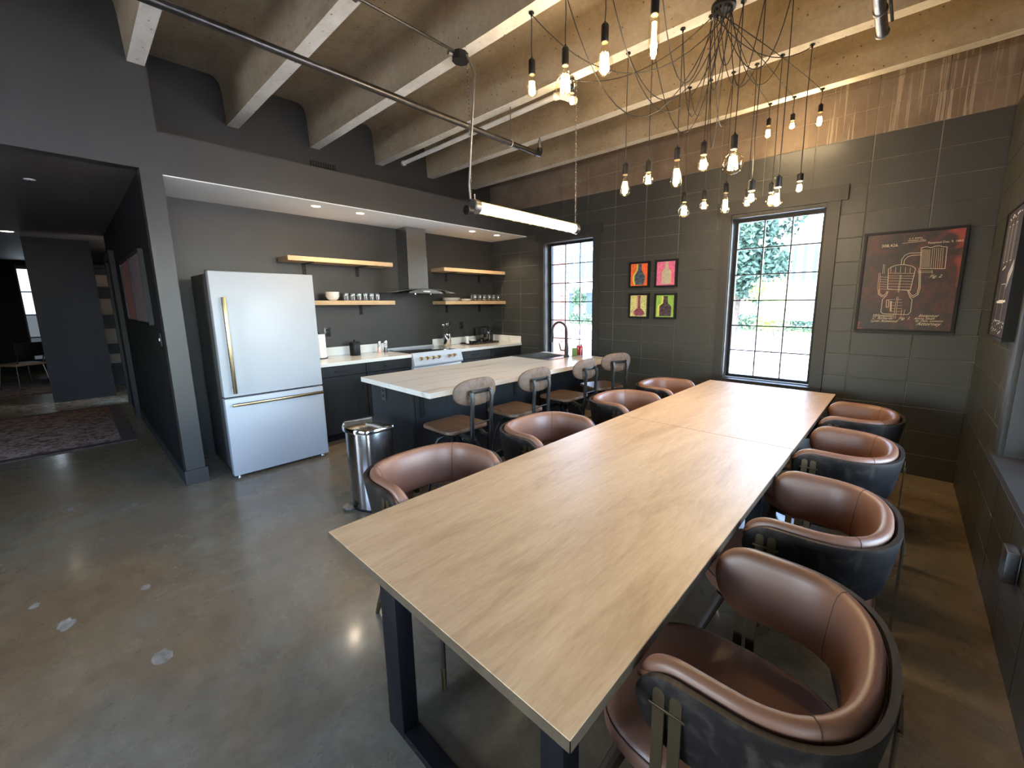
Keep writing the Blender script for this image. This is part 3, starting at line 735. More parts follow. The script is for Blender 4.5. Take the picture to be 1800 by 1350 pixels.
counter(1.642,2.797,'white marble-look kitchen counter between refrigerator and range',False)
counter(3.563,4.797,'white marble-look kitchen counter in the corner, holding the coffee tray',True)
rg=empty('range',(-4.99,3.18,0),0,'white electric range with six brass knobs and a black glass cooktop','range'); ox,oy=-4.99,3.18
def RB(x0,x1,a,b,z0,z1,name,mt,par=rg,r=.004): return MB().rbox(x0-ox,x1-ox,a-oy,b-oy,z0,z1,r,0,2).build(name,mt,par,angle=30)
RB(-5.31,-4.66,2.801,3.559,.06,.90,'body',M['enamel']); RB(-5.27,-4.70,2.82,3.54,0,.06,'toe_kick',M['black'])
RB(-5.27,-4.69,2.83,3.53,.9005,.913,'cooktop',M['glassblack'],r=.002); RB(-5.325,-5.275,2.801,3.559,.90,.935,'rear_trim',M['enamel'])
pn=MB().prism([(-4.68-ox,.745),(-4.60-ox,.745),(-4.592-ox,.765),(-4.640-ox,.915),(-4.68-ox,.915)],2.801-oy,3.559-oy,'y').build('control_panel',M['enamel'],rg,angle=30)
nv=Vector((.95,0,.30)).normalized()
for y in (2.905,2.995,3.085,3.175,3.345,3.430):
    c=Vector((-4.614-ox,y-oy,.838)); mb=MB()
    mb.tube([c,c+nv*.008,c+nv*.010,c+nv*.034],[.024,.024,.017,.015],16); kb=mb.build('knob',M['brass'],pn)
    MB().tube([c+nv*.034,c+nv*.042],[.016,.014],16).rbox(c.x+.028,c.x+.046,c.y-.004,c.y+.004,c.z-.006,c.z+.026,.002).build('knob_cap',M['brass'],kb)
dv=RB(-4.66,-4.625,2.806,3.554,.20,.735,'oven_door',M['enamel']); RB(-4.626,-4.620,2.90,3.46,.30,.62,'oven_window',M['glassblack'],dv,.002)
MB().tube([(-4.58-ox,2.84-oy,.70),(-4.58-ox,3.52-oy,.70)],.011,10).build('handle',M['brass'],dv)
for y in (2.87,3.49): MB().tube([(-4.63-ox,y-oy,.70),(-4.58-ox,y-oy,.70)],.008,8).build('handle_post',M['brass'],dv)
RB(-4.66,-4.63,2.806,3.554,.07,.19,'storage_drawer',M['enamel'])
# hood
hd=empty('range_hood',(-5.1,3.215,1.68),0,'stainless chimney range hood with a curved glass canopy above the range','range hood'); ox,oy,oz=-5.1,3.215,1.68
def HB(x0,x1,a,b,z0,z1,name,mt,par=hd,r=.002): return MB().rbox(x0-ox,x1-ox,a-oy,b-oy,z0-oz,z1-oz,r,0,1).build(name,mt,par,angle=30)
HB(-5.326,-5.06,3.070,3.360,2.15,2.54,'upper_chimney',M['steel']); HB(-5.326,-5.055,3.065,3.365,1.735,2.152,'lower_chimney',M['steel'])
bd=MB().prism([(-.265,-.005),(.265,-.005),(.25,.012),(.16,.040),(0,.055),(-.16,.040),(-.25,.012)],-5.326-ox,-4.885-ox,'x'); 
bd=bd.build('canopy_body',M['steel'],hd,angle=25)
cb=MB()
for k in range(5): cb.rbox(-4.885-ox,-4.880-ox,-.045+k*.022,-.030+k*.022,.012,.026,.001)
cb.build('control_buttons',M['white_plastic'],bd)
gv=MB(); top=[(-.46+.92*i/20) for i in range(21)]; pr=[(y,.058-.20*abs(y)**1.75) for y in top]; pr2=[(y,z-.006) for y,z in reversed(pr)]
gv.prism(pr+pr2,-5.31-ox,-4.86-ox,'x').build('glass_canopy',glass('smoked_canopy_glass',(.62,.66,.66),.8,body=.12,bodycol=(.4,.45,.45)),hd,angle=60)
for y in (-.12,.12): MB().lathe([(.012,-.02),(.012,-.004)],(-4.97-ox,y,0),10).build('hood_lamp',M['chrome'],hd)

# shelves
def shelf(y0,y1,z1,lb,bys):
    s=empty('wall_shelf',(-5.16,(y0+y1)/2,z1-.05),0,lb,'shelf','floating pine shelves on the kitchen wall'); ox,oy,oz=-5.16,(y0+y1)/2,z1-.05
    MB().rbox(-5.324-ox,-4.999-ox,y0-oy,y1-oy,0,.05,.002,0,1).build('board',M['shelf'],s,angle=30)
    for y in bys:
        b=MB().box(-5.327-ox,-5.321-ox,y-.02-oy,y+.02-oy,-.125,-.001).box(-5.321-ox,-5.06-ox,y-.02-oy,y+.02-oy,-.007,-.001)
        bb=b.build('bracket',M['black'],s,smooth=False)
        for z in (-.10,-.055): MB().lathe([(.0045,0),(.004,.003)],(-5.321-ox,y-oy,z),8,axis='x').build('screw',M['steel'],bb)
shelf(1.611,2.815,2.054,'pine shelf high on the wall left of the hood, empty',(1.875,2.50))
shelf(1.611,2.815,1.577,'pine shelf left of the hood, lower one, holding bowls and tumblers',(1.88,2.51))
shelf(3.60,4.795,2.046,'pine shelf high on the wall right of the hood, empty',(3.86,4.51))
shelf(3.60,4.795,1.574,'pine shelf right of the hood, lower one, holding plates and stemless glasses',(3.85,4.505))
ORD=('first','second','third','fourth','fifth','sixth'); POS4=('bottom','second from the bottom','second from the top','top')
# bowls, tumblers, plates, stemless glasses
bowl_prof=[(.028,0),(.04,.002),(.062,.025),(.074,.052),(.078,.06),(.074,.06),(.058,.028),(.03,.01)]
bm_=MB().lathe(bowl_prof,n=24).mesh('bowl',M['ceramic'],angle=60)
for k,(lb) in enumerate(('white ceramic bowl at the bottom of the nested stack','white ceramic bowl in the middle of the nested stack','white ceramic bowl on top of the nested stack')):
    tag(inst('bowl',bm_,None,(-5.12,2.085,1.577+k*.021+(.0005 if k else .0002))),lb,'bowl','white bowls stacked on the shelf')
tm=MB().lathe([(.027,0),(.030,.003),(.034,.085),(.033,.088),(.0315,.085),(.027,.008),(.002,.008)],n=16).mesh('tumbler',M['tumbler'],angle=60)
for i in range(6):
    for j in range(2):
        tag(inst('tumbler',tm,None,(-5.06-j*.09,2.215+i*.078+(.02 if j else 0),1.5775)),'clear tumbler, %s from the bowls in the %s row'%(ORD[i],'front' if j==0 else 'back'),'glass','clear tumblers in the '+('front row' if j==0 else 'back row'))
def plate(r,h): return MB().lathe([(r*.55,0),(r*.62,.002),(r*.97,h*.8),(r,h),(r*.96,h),(r*.6,h*.35),(.002,h*.3)],n=28).mesh('plate',M['ceramic'],angle=60)
pb,ps=plate(.135,.016),plate(.085,.014)
for k in range(4): tag(inst('plate',pb,None,(-5.13,3.80,1.5745+k*.0105)),'large white dinner plate, %s in its stack on the lower right shelf'%POS4[k],'plate','large white plates stacked on the shelf')
for k in range(3): tag(inst('plate',ps,None,(-5.10,4.045,1.5745+k*.0095)),'small white side plate, %s in the low stack beside the dinner plates'%('bottom','middle','top')[k],'plate','small white plates stacked on the shelf')
wg=MB().lathe([(.022,0),(.027,.004),(.040,.03),(.044,.055),(.038,.085),(.033,.098),(.0315,.098),(.0365,.083),(.042,.055),(.026,.010),(.002,.008)],n=16).mesh('stemless_glass',M['tumbler'],angle=60)
for i in range(6):
    for j in range(2):
        if i==5 and j==1: continue
        tag(inst('stemless_glass',wg,None,(-5.055-j*.10,4.19+i*.098+j*.03,1.5745)),'round stemless glass, %s from the plates in the %s row'%(ORD[i],'front' if j==0 else 'back'),'glass','stemless glasses, '+('front' if j==0 else 'back')+' row')

# counter items
pt=empty('paper_towel_roll',(-5.14,1.90,CZ),0,'white paper towel roll standing on the counter beside the refrigerator','paper towels')
MB().lathe([(.075,0),(.075,.008)],n=24).build('holder_base',M['black'],pt)
MB().lathe([(.02,.01),(.062,.01),(.064,.02),(.064,.28),(.062,.285),(.02,.285)],n=28).build('roll',M['paper'],pt,angle=50); MB().lathe([(.006,.008),(.006,.31)],n=8).build('holder_rod',M['black'],pt)
cn=empty('canister',(-5.12,2.30,CZ),0,'matte black lidded canister on the counter below the tumblers','canister')
MB().lathe([(.06,0),(.062,.003),(.062,.145),(.06,.148)],n=24).build('body',M['blackwood'],cn,angle=40); MB().lathe([(.064,.149),(.064,.160),(.058,.166),(.012,.168),(.010,.172),(.009,.182),(.013,.190),(.006,.196)],n=24).build('lid',M['blackwood'],cn,angle=40)
for y,lb,mt in ((2.625,'salt mill with a steel cap and pink salt, left of the pair',(.62,.38,.30)),(2.715,'pepper mill with a steel cap and dark peppercorns, right of the pair',(.06,.05,.05))):
    g=empty('spice_mill',(-5.14,y,CZ),0,lb,'mill','salt and pepper mills')
    MB().lathe([(.028,0),(.029,.004),(.023,.05),(.021,.07)],n=18).build('jar',mat('mill_contents',mt,.3,coat=.6),g); MB().lathe([(.022,.071),(.021,.09),(.024,.115),(.026,.15),(.024,.154),(.005,.156)],n=18).build('cap',M['chrome'],g,angle=40)
uh=empty('utensil_crock',(-5.10,3.668,CZ),0,'tall stainless steel crock of utensils right of the range','utensil holder')
MB().lathe([(.056,0),(.058,.003),(.058,.19),(.055,.19),(.054,.01),(.002,.01)],n=26).build('crock',M['chrome'],uh,angle=40)
def utensil(name,lean,az,head,lb):
    d=Vector((math.cos(az)*math.sin(lean),math.sin(az)*math.sin(lean),math.cos(lean))); a=Vector((-d.x*.12,-d.y*.12,.012)); e=a+d*.285
    u=empty(name,(-5.10,3.668,CZ),0,lb,'utensil','steel utensils in the crock')
    MB().tube([a,e],.005,6).build('handle',M['steel'],u)
    q=d.to_track_quat('Z','Y').to_matrix(); mb=MB()
    if head=='ladle': rr=[[e+q@Vector((math.cos(k*PI/6)*r,math.sin(k*PI/6)*r,h)) for k in range(12)] for r,h in ((.006,0),(.024,.01),(.032,.03),(.030,.045))]; mb.ring(rr)
    elif head=='spatula': rr=[[e+q@Vector(p) for p in ((-.01*s_,-.002,h),(.01*s_,-.002,h),(.01*s_,.002,h),(-.01*s_,.002,h))] for s_,h in ((.6,0),(2.6,.015),(3,.075),(2.6,.08))]; mb.ring(rr)
    else:
        for k in range(5):
            an=k*PI/5; mb.tube([e,e+q@Vector((.02*math.cos(an),.02*math.sin(an),.02)),e+q@Vector((.022*math.cos(an),.022*math.sin(an),.045)),e+q@Vector((0,0,.07)),e+q@Vector((-.022*math.cos(an),-.022*math.sin(an),.045)),e+q@Vector((-.02*math.cos(an),-.02*math.sin(an),.02)),e],.0018,5)
    mb.build('head',M['steel'],u)
utensil('spatula',.30,1.5,'spatula','steel spatula leaning right out of the crock, tallest')
utensil('ladle',.26,-2.0,'ladle','steel ladle leaning left out of the crock')
utensil('whisk',.10,.2,'whisk','steel whisk standing in the middle of the crock')
ty=MB(); rr=[[(x*s_,y*s_,z) for x,y in rrect(-.15,.15,-.30,.30,.03,4)] for s_,z in ((.94,0),(1,.02),(.985,.021),(.93,.006))]
o=ty.ring(rr).build('serving_tray',M['leg_wood'],loc=(-5.10,4.31,CZ+.0005)); tag(o,'dark wooden tray holding coffee things in the counter corner','tray')
cm=empty('coffee_maker',(-5.14,4.44,CZ+.008),0,'black pod coffee maker on the dark tray in the corner','coffee maker')
MB().rbox(-.10,.10,-.11,.02,0,.025,.006).build('base',M['plastic'],cm); MB().rbox(-.10,.10,-.11,-.0,.025,.245,.006).build('water_tank',glass('smoked_tank',(.3,.3,.3),.8,body=.35,bodycol=(.02,.02,.02)),cm); MB().rbox(-.10,.10,.0,.10,.0,.25,.012).build('body',M['plastic'],cm)
MB().rbox(.10,.115,.0,.012,.01,.24,.003).build('chrome_trim',M['chrome'],cm); MB().lathe([(.018,0),(.015,.012)],(.10,.06,.18),14,axis='x').build('dispenser_knob',M['black'],cm)
o=MB().lathe([(.026,0),(.030,.01),(.024,.06),(.031,.10),(.033,.12),(.030,.12)],n=16).build('creamer_pitcher',M['ceramic'],loc=(-5.12,4.065,CZ+.008)); tag(o,'small cream ceramic creamer on the left end of the coffee tray','pitcher')
o=MB().rbox(-.04,.04,-.05,.05,0,.045,.004).build('pod_box',M['plastic'],loc=(-5.10,4.155,CZ+.008)); tag(o,'low black open box on the coffee tray beside the creamer','box')
o=MB().rbox(-.03,.03,-.045,.045,0,.012,.003).build('napkin_packet',M['white_plastic'],loc=(-5.10,4.15,CZ+.0535)); tag(o,'white paper packet lying on the black box on the tray','packet')
pm=MB().lathe([(.018,0),(.023,.028),(.025,.029),(.004,.031)],n=12).mesh('coffee_pod',M['steel'],angle=40)
for k,(x,y,z) in enumerate(((-5.05,4.24,0),(-5.0,4.265,0),(-5.05,4.295,0),(-5.03,4.268,.032))): tag(inst('coffee_pod',pm,None,(x,y,CZ+.0085+z)),'foil coffee pod, %s on the tray'%('nearest the black box','foremost one','nearest the coffee maker','on top of the heap')[k],'coffee pod','foil coffee pods on the tray')

def outlet(loc,rz,lb,mt='plastic',plug=False):
    o=empty('wall_outlet',loc,rz,lb,'outlet'); MB().rbox(-.04,.04,-.006,0,-.06,.06,.003).build('cover_plate',M[mt],o)
    for z in (-.024,.024): MB().rbox(-.017,.017,-.008,-.005,z-.014,z+.014,.004).build('socket_face',M['black'],o)
    if plug:
        p=MB().rbox(-.015,.015,-.032,-.008,-.04,-.012,.004).build('plug',M['black'],o); MB().tube([(0,-.03,-.03),(.01,-.04,-.06),(.05,-.03,-.13),(.09,-.035,-.2)],.004,6).build('plug_cord',M['cord'],o)
    return o
outlet((XK,2.07,1.20),PI/2,'dark outlet above the counter beside the paper towels')
outlet((XK,4.12,1.19),PI/2,'dark outlet with a black cord plugged in, right of the range',plug=True)
o=outlet((XR,2.44,.46),-PI/2,'grey box outlet low on the right block wall below the window sill','galv')
MB().rbox(-.045,.045,-.045,-.006,-.07,.07,.005).build('metal_box',M['galv'],o)
sw=empty('light_switch',(-4.785,WY0,1.244),0,'small dark light switch on the hall wall beside its corner','light switch'); MB().rbox(-.035,.035,-.006,0,-.055,.055,.003).build('cover_plate',M['trim'],sw); MB().rbox(-.006,.006,-.014,-.006,-.012,.012,.002).build('toggle',M['white_plastic'],sw)

# ------------------------------------------------------------ trash can
tc=empty('trash_can',(-2.995,1.40,0),0,'stainless steel step trash can with a bowed front, beside the island','trash can')
def dsh(w,d,bow,s_=1,n=12):
    p=[]; r=.035
    p+=arc(w/2-r,d/2-r,r,0,90,4)+arc(-w/2+r,d/2-r,r,90,180,4)
    for i in range(n+1):
        u=-1+2*i/n; p.append((math.copysign(1-(1-abs(u))**1.25,u)*w/2 if abs(u)>.8 else u*w/2,-d/2+.035-(bow+.035)*(1-abs(u)**2.4)))
    return [(x*s_,y*s_) for x,y in p]
o=dsh(.36,.225,.045)
MB().ring([[(x*s_,y*s_,z) for x,y in o] for s_,z in ((.97,.0),(.97,.02))]).build('base',M['black'],tc)
MB().ring([[(x*s_,y*s_,z) for x,y in o] for s_,z in ((.98,.02),(.98,.60),(.97,.605))]).build('body',M['canbody'],tc,angle=40)
MB().ring([[(x*s_,y*s_,z) for x,y in dsh(.385,.245,.05)] for s_,z in ((.97,.605),(1.0,.608),(1.0,.632),(.97,.642),(.6,.650),(.05,.653))]).build('lid',M['chrome'],tc,angle=40)
MB().ring([[(x,y-.03,z) for x,y in arc(-.03,-.135,.06,180,360,10)] for z in (.016,.026)]).box(-.05,-.01,-.18,-.10,.01,.02).build('pedal',M['galv'],tc)

# ------------------------------------------------------------ wall art
def bottle_painting(x0,x1,z0,z1,bgc,bgc2,bottle,shape,lb,rim=None,speck=None):
    p=empty('bottle_painting',((x0+x1)/2,YW,(z0+z1)/2),0,lb,'painting','four small bottle paintings'); w,h=(x1-x0)/2,(z1-z0)/2
    f=MB()
    for a,b,c,d in ((-w,-w+.024,-h,h),(w-.024,w,-h,h),(-w+.024,w-.024,-h,-h+.024),(-w+.024,w-.024,h-.024,h)): f.box(a,b,-.032,-.002,c,d)
    f.build('frame',M['blackwood'],p,smooth=False)
    m=mat('canvas_paint',bgc,.7); q=N(m); co=q.coord((1,1,1),'Object'); n=q.noise(co,28,3,.6,1.5); c=q.ramp(n,[(.40,bgc),(.62,bgc2)])
    if speck: c=q.mix(q.ramp(q.noise(q.coord((1.6,1,1),'Object',rot=(0,.8,0)),55,2,.5,.6),[(.58,0.),(.62,1.)]),c,speck)
    q.col(c); q.bump(n,.3,.003)
    cv=MB().box(-w+.024,w-.024,-.022,-.004,-h+.024,h-.024).build('canvas',m,p,smooth=False)
    W_,H_=w*.9,h*.86
    def sil(prof,dx,y,mt,name,sc=1.0):
        pts=[(dx+a*W_*sc,b*H_) for a,b in prof]+[(dx-a*W_*sc,b*H_) for a,b in reversed(prof)]
        MB().prism(pts,-.022-y,-.0219,'y').build(name,mt,cv,smooth=False)
    if rim: sil(shape,-.012 if shape is not SH[1] else .008,.0008,mat('rim_paint',rim,.6),'outline_stroke',1.12)
    m=mat('bottle_paint',bottle[0],.6); q=N(m); n=q.noise(q.coord((1,1,1),'Object'),40,3,.6,1); q.col(q.ramp(n,[(.45,bottle[0]),(.58,bottle[1])]))
    sil(shape,.006,.0016,m,'painted_bottle')
SH=[[(.42,-.9),(.55,-.5),(.55,-.1),(.35,.2),(.2,.42),(.17,.85),(.22,.95)],
    [(.40,-.88),(.42,-.8),(.42,.05),(.34,.25),(.14,.42),(.11,.9),(.13,.97)],
    [(.35,-.92),(.55,-.75),(.58,-.55),(.35,-.35),(.16,-.2),(.13,.5),(.16,.95)],
    [(.58,-.9),(.60,-.8),(.60,-.05),(.50,.1),(.25,.25),(.20,.75),(.24,.9)]]
bottle_painting(-2.705,-2.421,1.722,2.040,(.68,.095,.02),(.78,.16,.04),((.02,.035,.06),(.08,.12,.16)),SH[0],'orange painting of a dark blue bottle, upper left of the four',(.55,.52,.08))
bottle_painting(-2.352,-2.070,1.718,2.044,(.60,.10,.22),(.72,.20,.36),((.38,.36,.28),(.50,.46,.36)),SH[1],'pink painting of a pale grey bottle, upper right of the four',(.75,.45,.12))
bottle_painting(-2.698,-2.418,1.340,1.652,(.60,.60,.30),(.66,.62,.16),((.20,.02,.05),(.28,.10,.14)),SH[2],'speckled yellow painting of a long-necked red bottle, lower left of the four',(.6,.4,.2),(.10,.16,.14))
bottle_painting(-2.345,-2.066,1.338,1.648,(.22,.42,.06),(.30,.52,.10),((.025,.012,.02),(.09,.06,.08)),SH[3],'green painting of a squat dark bottle, lower right of the four',(.65,.62,.12))
PLINES=[[(0.278,0.637),(0.304,0.659),(0.365,0.678),(0.444,0.679),(0.525,0.66),(0.566,0.634)],[(0.278,0.637),(0.286,0.569),(0.297,0.431),(0.542,0.41),(0.56,0.579),(0.566,0.634)],[(0.282,0.597),(0.565,0.585)],[(0.283,0.569),(0.564,0.557)],[(0.41,0.681),(0.408,0.731),(0.435,0.773),(0.482,0.792),(0.603,0.789)],[(0.438,0.679),(0.437,0.724),(0.466,0.755),(0.508,0.768),(0.606,0.767)],[(0.595,0.838),(0.612,0.632),(0.857,0.619),(0.847,0.83)],[(0.595,0.838),(0.647,0.845),(0.691,0.833),(0.731,0.844),(0.772,0.846),(0.805,0.835),(0.847,0.83)],[(0.601,0.632),(0.608,0.588),(0.626,0.444),(0.615,0.377),(0.579,0.355),(0.548,0.373),(0.525,0.413)],[(0.619,0.62),(0.622,0.587),(0.641,0.432),(0.627,0.365),(0.582,0.338),(0.539,0.362),(0.514,0.413)],[(0.589,0.605),(0.735,0.602)],[(0.592,0.589),(0.737,0.587)],[(0.736,0.609),(0.741,0.576)],[(0.218,0.691),(0.22,0.594)],[(0.229,0.691),(0.238,0.594)],[(0.18,0.602),(0.188,0.428)],[(0.195,0.601),(0.205,0.427)],[(0.209,0.427),(0.214,0.386),(0.248,0.362),(0.282,0.373),(0.295,0.408)],[(0.193,0.428),(0.204,0.375),(0.248,0.348),(0.296,0.361),(0.307,0.407)],[(0.286,0.35),(0.257,0.321),(0.256,0.185),(0.283,0.167),(0.553,0.161),(0.577,0.19),(0.574,0.316),(0.541,0.35)],[(0.41,0.347),(0.404,0.114)],[(0.425,0.347),(0.425,0.114)],[(0.303,0.314),(0.308,0.238),(0.332,0.238),(0.329,0.314),(0.303,0.314)],[(0.415,0.574),(0.414,0.393)],[(0.426,0.574),(0.426,0.393)],[(0.482,0.213),(0.48,0.149)],[(0.515,0.21),(0.509,0.149)],[(0.394,0.896),(0.627,0.902)],[(0.195,0.561),(0.289,0.553)],[(0.196,0.536),(0.291,0.527)],[(0.198,0.51),(0.294,0.502)],[(0.199,0.485),(0.297,0.477)],[(0.2,0.459),(0.299,0.451)],[(0.202,0.433),(0.302,0.426)],[(0.287,0.546),(0.545,0.533)],[(0.291,0.516),(0.544,0.504)],[(0.294,0.486),(0.543,0.475)],[(0.297,0.456),(0.542,0.446)],[(0.301,0.426),(0.541,0.417)],[(0.608,0.821),(0.624,0.642)],[(0.621,0.82),(0.637,0.641)],[(0.634,0.819),(0.651,0.641)],[(0.647,0.818),(0.664,0.64)],[(0.66,0.817),(0.677,0.639)],[(0.673,0.816),(0.689,0.638)],[(0.686,0.815),(0.702,0.638)],[(0.305,0.655),(0.307,0.602)],[(0.357,0.657),(0.36,0.599)],[(0.408,0.659),(0.412,0.597)],[(0.46,0.652),(0.463,0.595)],[(0.511,0.644),(0.514,0.592)],[(0.708,0.83),(0.719,0.632)],[(0.729,0.828),(0.741,0.63)],[(0.75,0.826),(0.762,0.629)],[(0.771,0.825),(0.783,0.628)],[(0.792,0.823),(0.804,0.627)],[(0.812,0.822),(0.825,0.626)],[(0.338,0.319),(0.394,0.319)],[(0.414,0.318),(0.466,0.317)],[(0.342,0.288),(0.399,0.287)],[(0.419,0.287),(0.471,0.286)],[(0.347,0.256),(0.404,0.256)],[(0.424,0.256),(0.476,0.255)],[(0.352,0.225),(0.408,0.224)],[(0.428,0.224),(0.481,0.224)],[(0.357,0.193),(0.413,0.193)],[(0.433,0.193),(0.485,0.192)],[(0.346,0.302),(0.356,0.196)],[(0.351,0.302),(0.361,0.196)],[(0.356,0.302),(0.366,0.196)],[(0.36,0.302),(0.37,0.196)] ]
# drawing of a still on the rust-red canvas
def big_poster():
    x0,x1,z0,z1=-.345,.312,1.272,2.130
    p=empty('still_poster',((x0+x1)/2,YW,(z0+z1)/2),0,'dark and rust-red framed patent print of a distilling still beside the right window','poster'); w,h=(x1-x0)/2,(z1-z0)/2
    f=MB(); t=.020
    for a,b,c,d in ((-w,-w+t,-h,h),(w-t,w,-h,h),(-w+t,w-t,-h,-h+t),(-w+t,w-t,h-t,h)): f.box(a,b,-.042,-.002,c,d)
    f.build('frame',M['blackwood'],p,smooth=False)
    m=mat('rust_canvas',(.05,.04,.04),.45); q=N(m); co=q.coord((1,1,1),'Object'); xyz=q.sep(co)
    n=q.noise(co,4.5,8,.65,1.2); base=q.ramp(n,[(.32,(.018,.016,.015)),(.47,(.030,.020,.018)),(.56,(.075,.024,.018)),(.62,(.028,.020,.019)),(.75,(.085,.032,.027))])
    g=q.math('ADD',q.math('MULTIPLY',xyz[0],1.6),q.math('MULTIPLY',xyz[2],.45)); g=q.math('ADD',g,q.math('MULTIPLY',n,.55))
    base=q.mix(q.ramp(g,[(.80,0.),(.88,1.)]),base,(.26,.045,.028))
    g2=q.math('ADD',q.math('MULTIPLY',q.math('ADD',xyz[0],xyz[2]),-1.0),q.math('MULTIPLY',n,.4))
    base=q.mix(q.ramp(g2,[(.80,0.),(.86,1.)]),base,(.38,.055,.030)); q.col(base)
    cw,ch=w-t,h-t
    cv=MB().box(-cw,cw,-.030,-.004,-ch,ch).build('canvas',m,p,smooth=False)
    ink=mat('cream_print_ink',(.60,.50,.36),.5); mb=MB()
    def strip(pl,wd=.0017):
        for (a,b) in zip(pl,pl[1:]):
            A=Vector((-cw+a[0]*2*cw,-ch+a[1]*2*ch)); B=Vector((-cw+b[0]*2*cw,-ch+b[1]*2*ch)); d=(B-A)
            if d.length<1e-5: continue
            d.normalize(); nn=Vector((-d.y,d.x))*wd; A=A-d*wd*.5; B=B+d*wd*.5
            mb.add([(A.x+nn.x,-.0306,A.y+nn.y),(A.x-nn.x,-.0306,A.y-nn.y),(B.x-nn.x,-.0306,B.y-nn.y),(B.x+nn.x,-.0306,B.y+nn.y)],[(0,1,2,3)])
    for i,pl in enumerate(PLINES): strip(pl,.0018 if len(pl)>2 else .0010)
    mb.build('printed_drawing',ink,cv,smooth=False)
    for s_,u,v,sz,sh in (('308,426.',.170,.868,.034,0),('A. F. SMITH.',.455,.930,.017,0),('WHISKEY STILL.',.445,.908,.017,0),('Patented Dec. 9, 1884.',.655,.872,.023,0),
        ('Witnesses',.160,.135,.034,.5),('C. Richards',.162,.108,.030,.5),('Lynn Attwood',.150,.078,.031,.5),('Fig. 1.',.455,.108,.034,.5),
        ('Inventor',.660,.137,.036,.5),('Amos Smith',.620,.112,.026,.5),('by Geo. Lawson',.635,.088,.026,.5),('Attorney',.650,.052,.040,.5),('Fig. 2.',.715,.535,.034,.5)):
        me=text_mesh(s_,sz,sh); me.materials.append(ink); o=inst('printed_text',me,cv,(-cw+u*2*cw,-.0308,-ch+v*2*ch),(PI/2,0,0))
big_poster()
def side_poster():
    y0,y1,z0,z1=3.215,3.735,1.325,2.045; X=XR
    p=empty('blueprint_poster',(X,(y0+y1)/2,(z0+z1)/2),-PI/2,'black-framed dark blueprint canvas on the right wall beside the window','poster'); w,h=(y1-y0)/2,(z1-z0)/2
    f=MB(); t=.012
    for a,b,c,d in ((-w,-w+t,-h,h),(w-t,w,-h,h),(-w+t,w-t,-h,-h+t),(-w+t,w-t,h-t,h)): f.box(a,b,-.065,-.002,c,d)
    f.build('frame',M['blackwood'],p,smooth=False)
    cw,ch=w-t,h-t
    cv=MB().box(-cw,cw,-.058,-.004,-ch,ch).build('canvas',noisy('slate_canvas',(.022,.020,.026),(.045,.041,.050),9,.7,.05,kind='Object',spec=.2),p,smooth=False)
    ink=mat('white_print_ink',(.72,.70,.70),.5); mb=MB(); rnd=random.Random(5)
    def S_(a,b,wd=.0018):
        A,B=Vector(a),Vector(b); d=(B-A).normalized(); n=Vector((-d.y,d.x))*wd
        mb.add([(A.x+n.x,-.0588,A.y+n.y),(A.x-n.x,-.0588,A.y-n.y),(B.x-n.x,-.0588,B.y-n.y),(B.x+n.x,-.0588,B.y+n.y)],[(0,1,2,3)])
    def R(x,z,a,b):
        S_((x-a,z-b),(x+a,z-b)); S_((x+a,z-b),(x+a,z+b)); S_((x+a,z+b),(x-a,z+b)); S_((x-a,z+b),(x-a,z-b))
    for x in (-.15,-.05,.06): R(x,.17,.022,.10); S_((x,.05),(x,.30),.001)
    R(-.03,-.10,.07,.045); R(-.03,-.21,.085,.05); S_((-.16,-.155),(.12,-.15),.006); S_((-.15,.03),(-.06,.045),.005)
    for k in range(12): S_((.06+.01*k,.0+.006*k),(.065+.01*k,-.08+.008*k),.003)
    for k in range(34):
        x=rnd.uniform(-.2,.16); z=rnd.uniform(-.33,-.26); S_((x,z),(x+rnd.uniform(.006,.03),z+rnd.uniform(-.004,.01)),.0028)
    for k in range(14):
        x=rnd.uniform(-.18,.15); z=rnd.uniform(.295,.325); S_((x,z),(x+.03,z),.003)
    mb.build('printed_drawing',ink,cv,smooth=False)

side_poster()
hp=empty('hall_picture',(-5.98,WY0,1.69),0,'two-panel glossy picture in a black frame on the dark hall wall','picture')
for a,b,c,d in ((-.95,-.93,-.33,.33),(.93,.95,-.33,.33),(-.93,.93,-.33,-.31),(-.93,.93,.31,.33),(-.01,.01,-.31,.31)): MB().box(a,b,-.035,-.002,c,d).build('frame_bar',M['blackwood'],hp,smooth=False)
for a,b,c1,c2 in ((-.93,-.01,(.16,.07,.065),(.22,.10,.09)),(.01,.93,(.10,.075,.08),(.15,.11,.12))): MB().box(a,b,-.022,-.004,-.31,.31).build('panel',noisy('hall_picture_print',c1,c2,3,.5,0,kind='Object'),hp,smooth=False)

# ------------------------------------------------------------ pipes, conduit, tube light
sp=empty('sprinkler_pipe',(-2.92,0,3.0),0,'long dark steel pipe crossing under the ceiling joists toward the kitchen','pipe')
MB().tube([(0,-3.4,0),(0,3.27,0)],.024,12).build('pipe_run',M['darkpipe'],sp)
MB().tube([(0,3.24,0),(0,3.30,0),(0,3.31,.03),(0,3.31,.06)],.028,12).build('elbow',M['iron'],sp)
MB().lathe([(.022,.06),(.022,.085),(.026,.09),(.026,.105),(.018,.11),(.018,.13),(.010,.135),(.008,.16)],(0,3.31,0),12).build('riser_fitting',M['galv'],sp)
for y in (2.905,-1.2):
    MB().tube([(0,y,.03),(0,y,.745 if y<2.9 else .309)],.005,6).build('hanger_rod',M['galv'],sp); MB().tube([(.029*math.cos(k*PI/8),y,.029*math.sin(k*PI/8)) for k in range(17)],.004,6,caps=False).build('pipe_clamp',M['pvc'],sp)
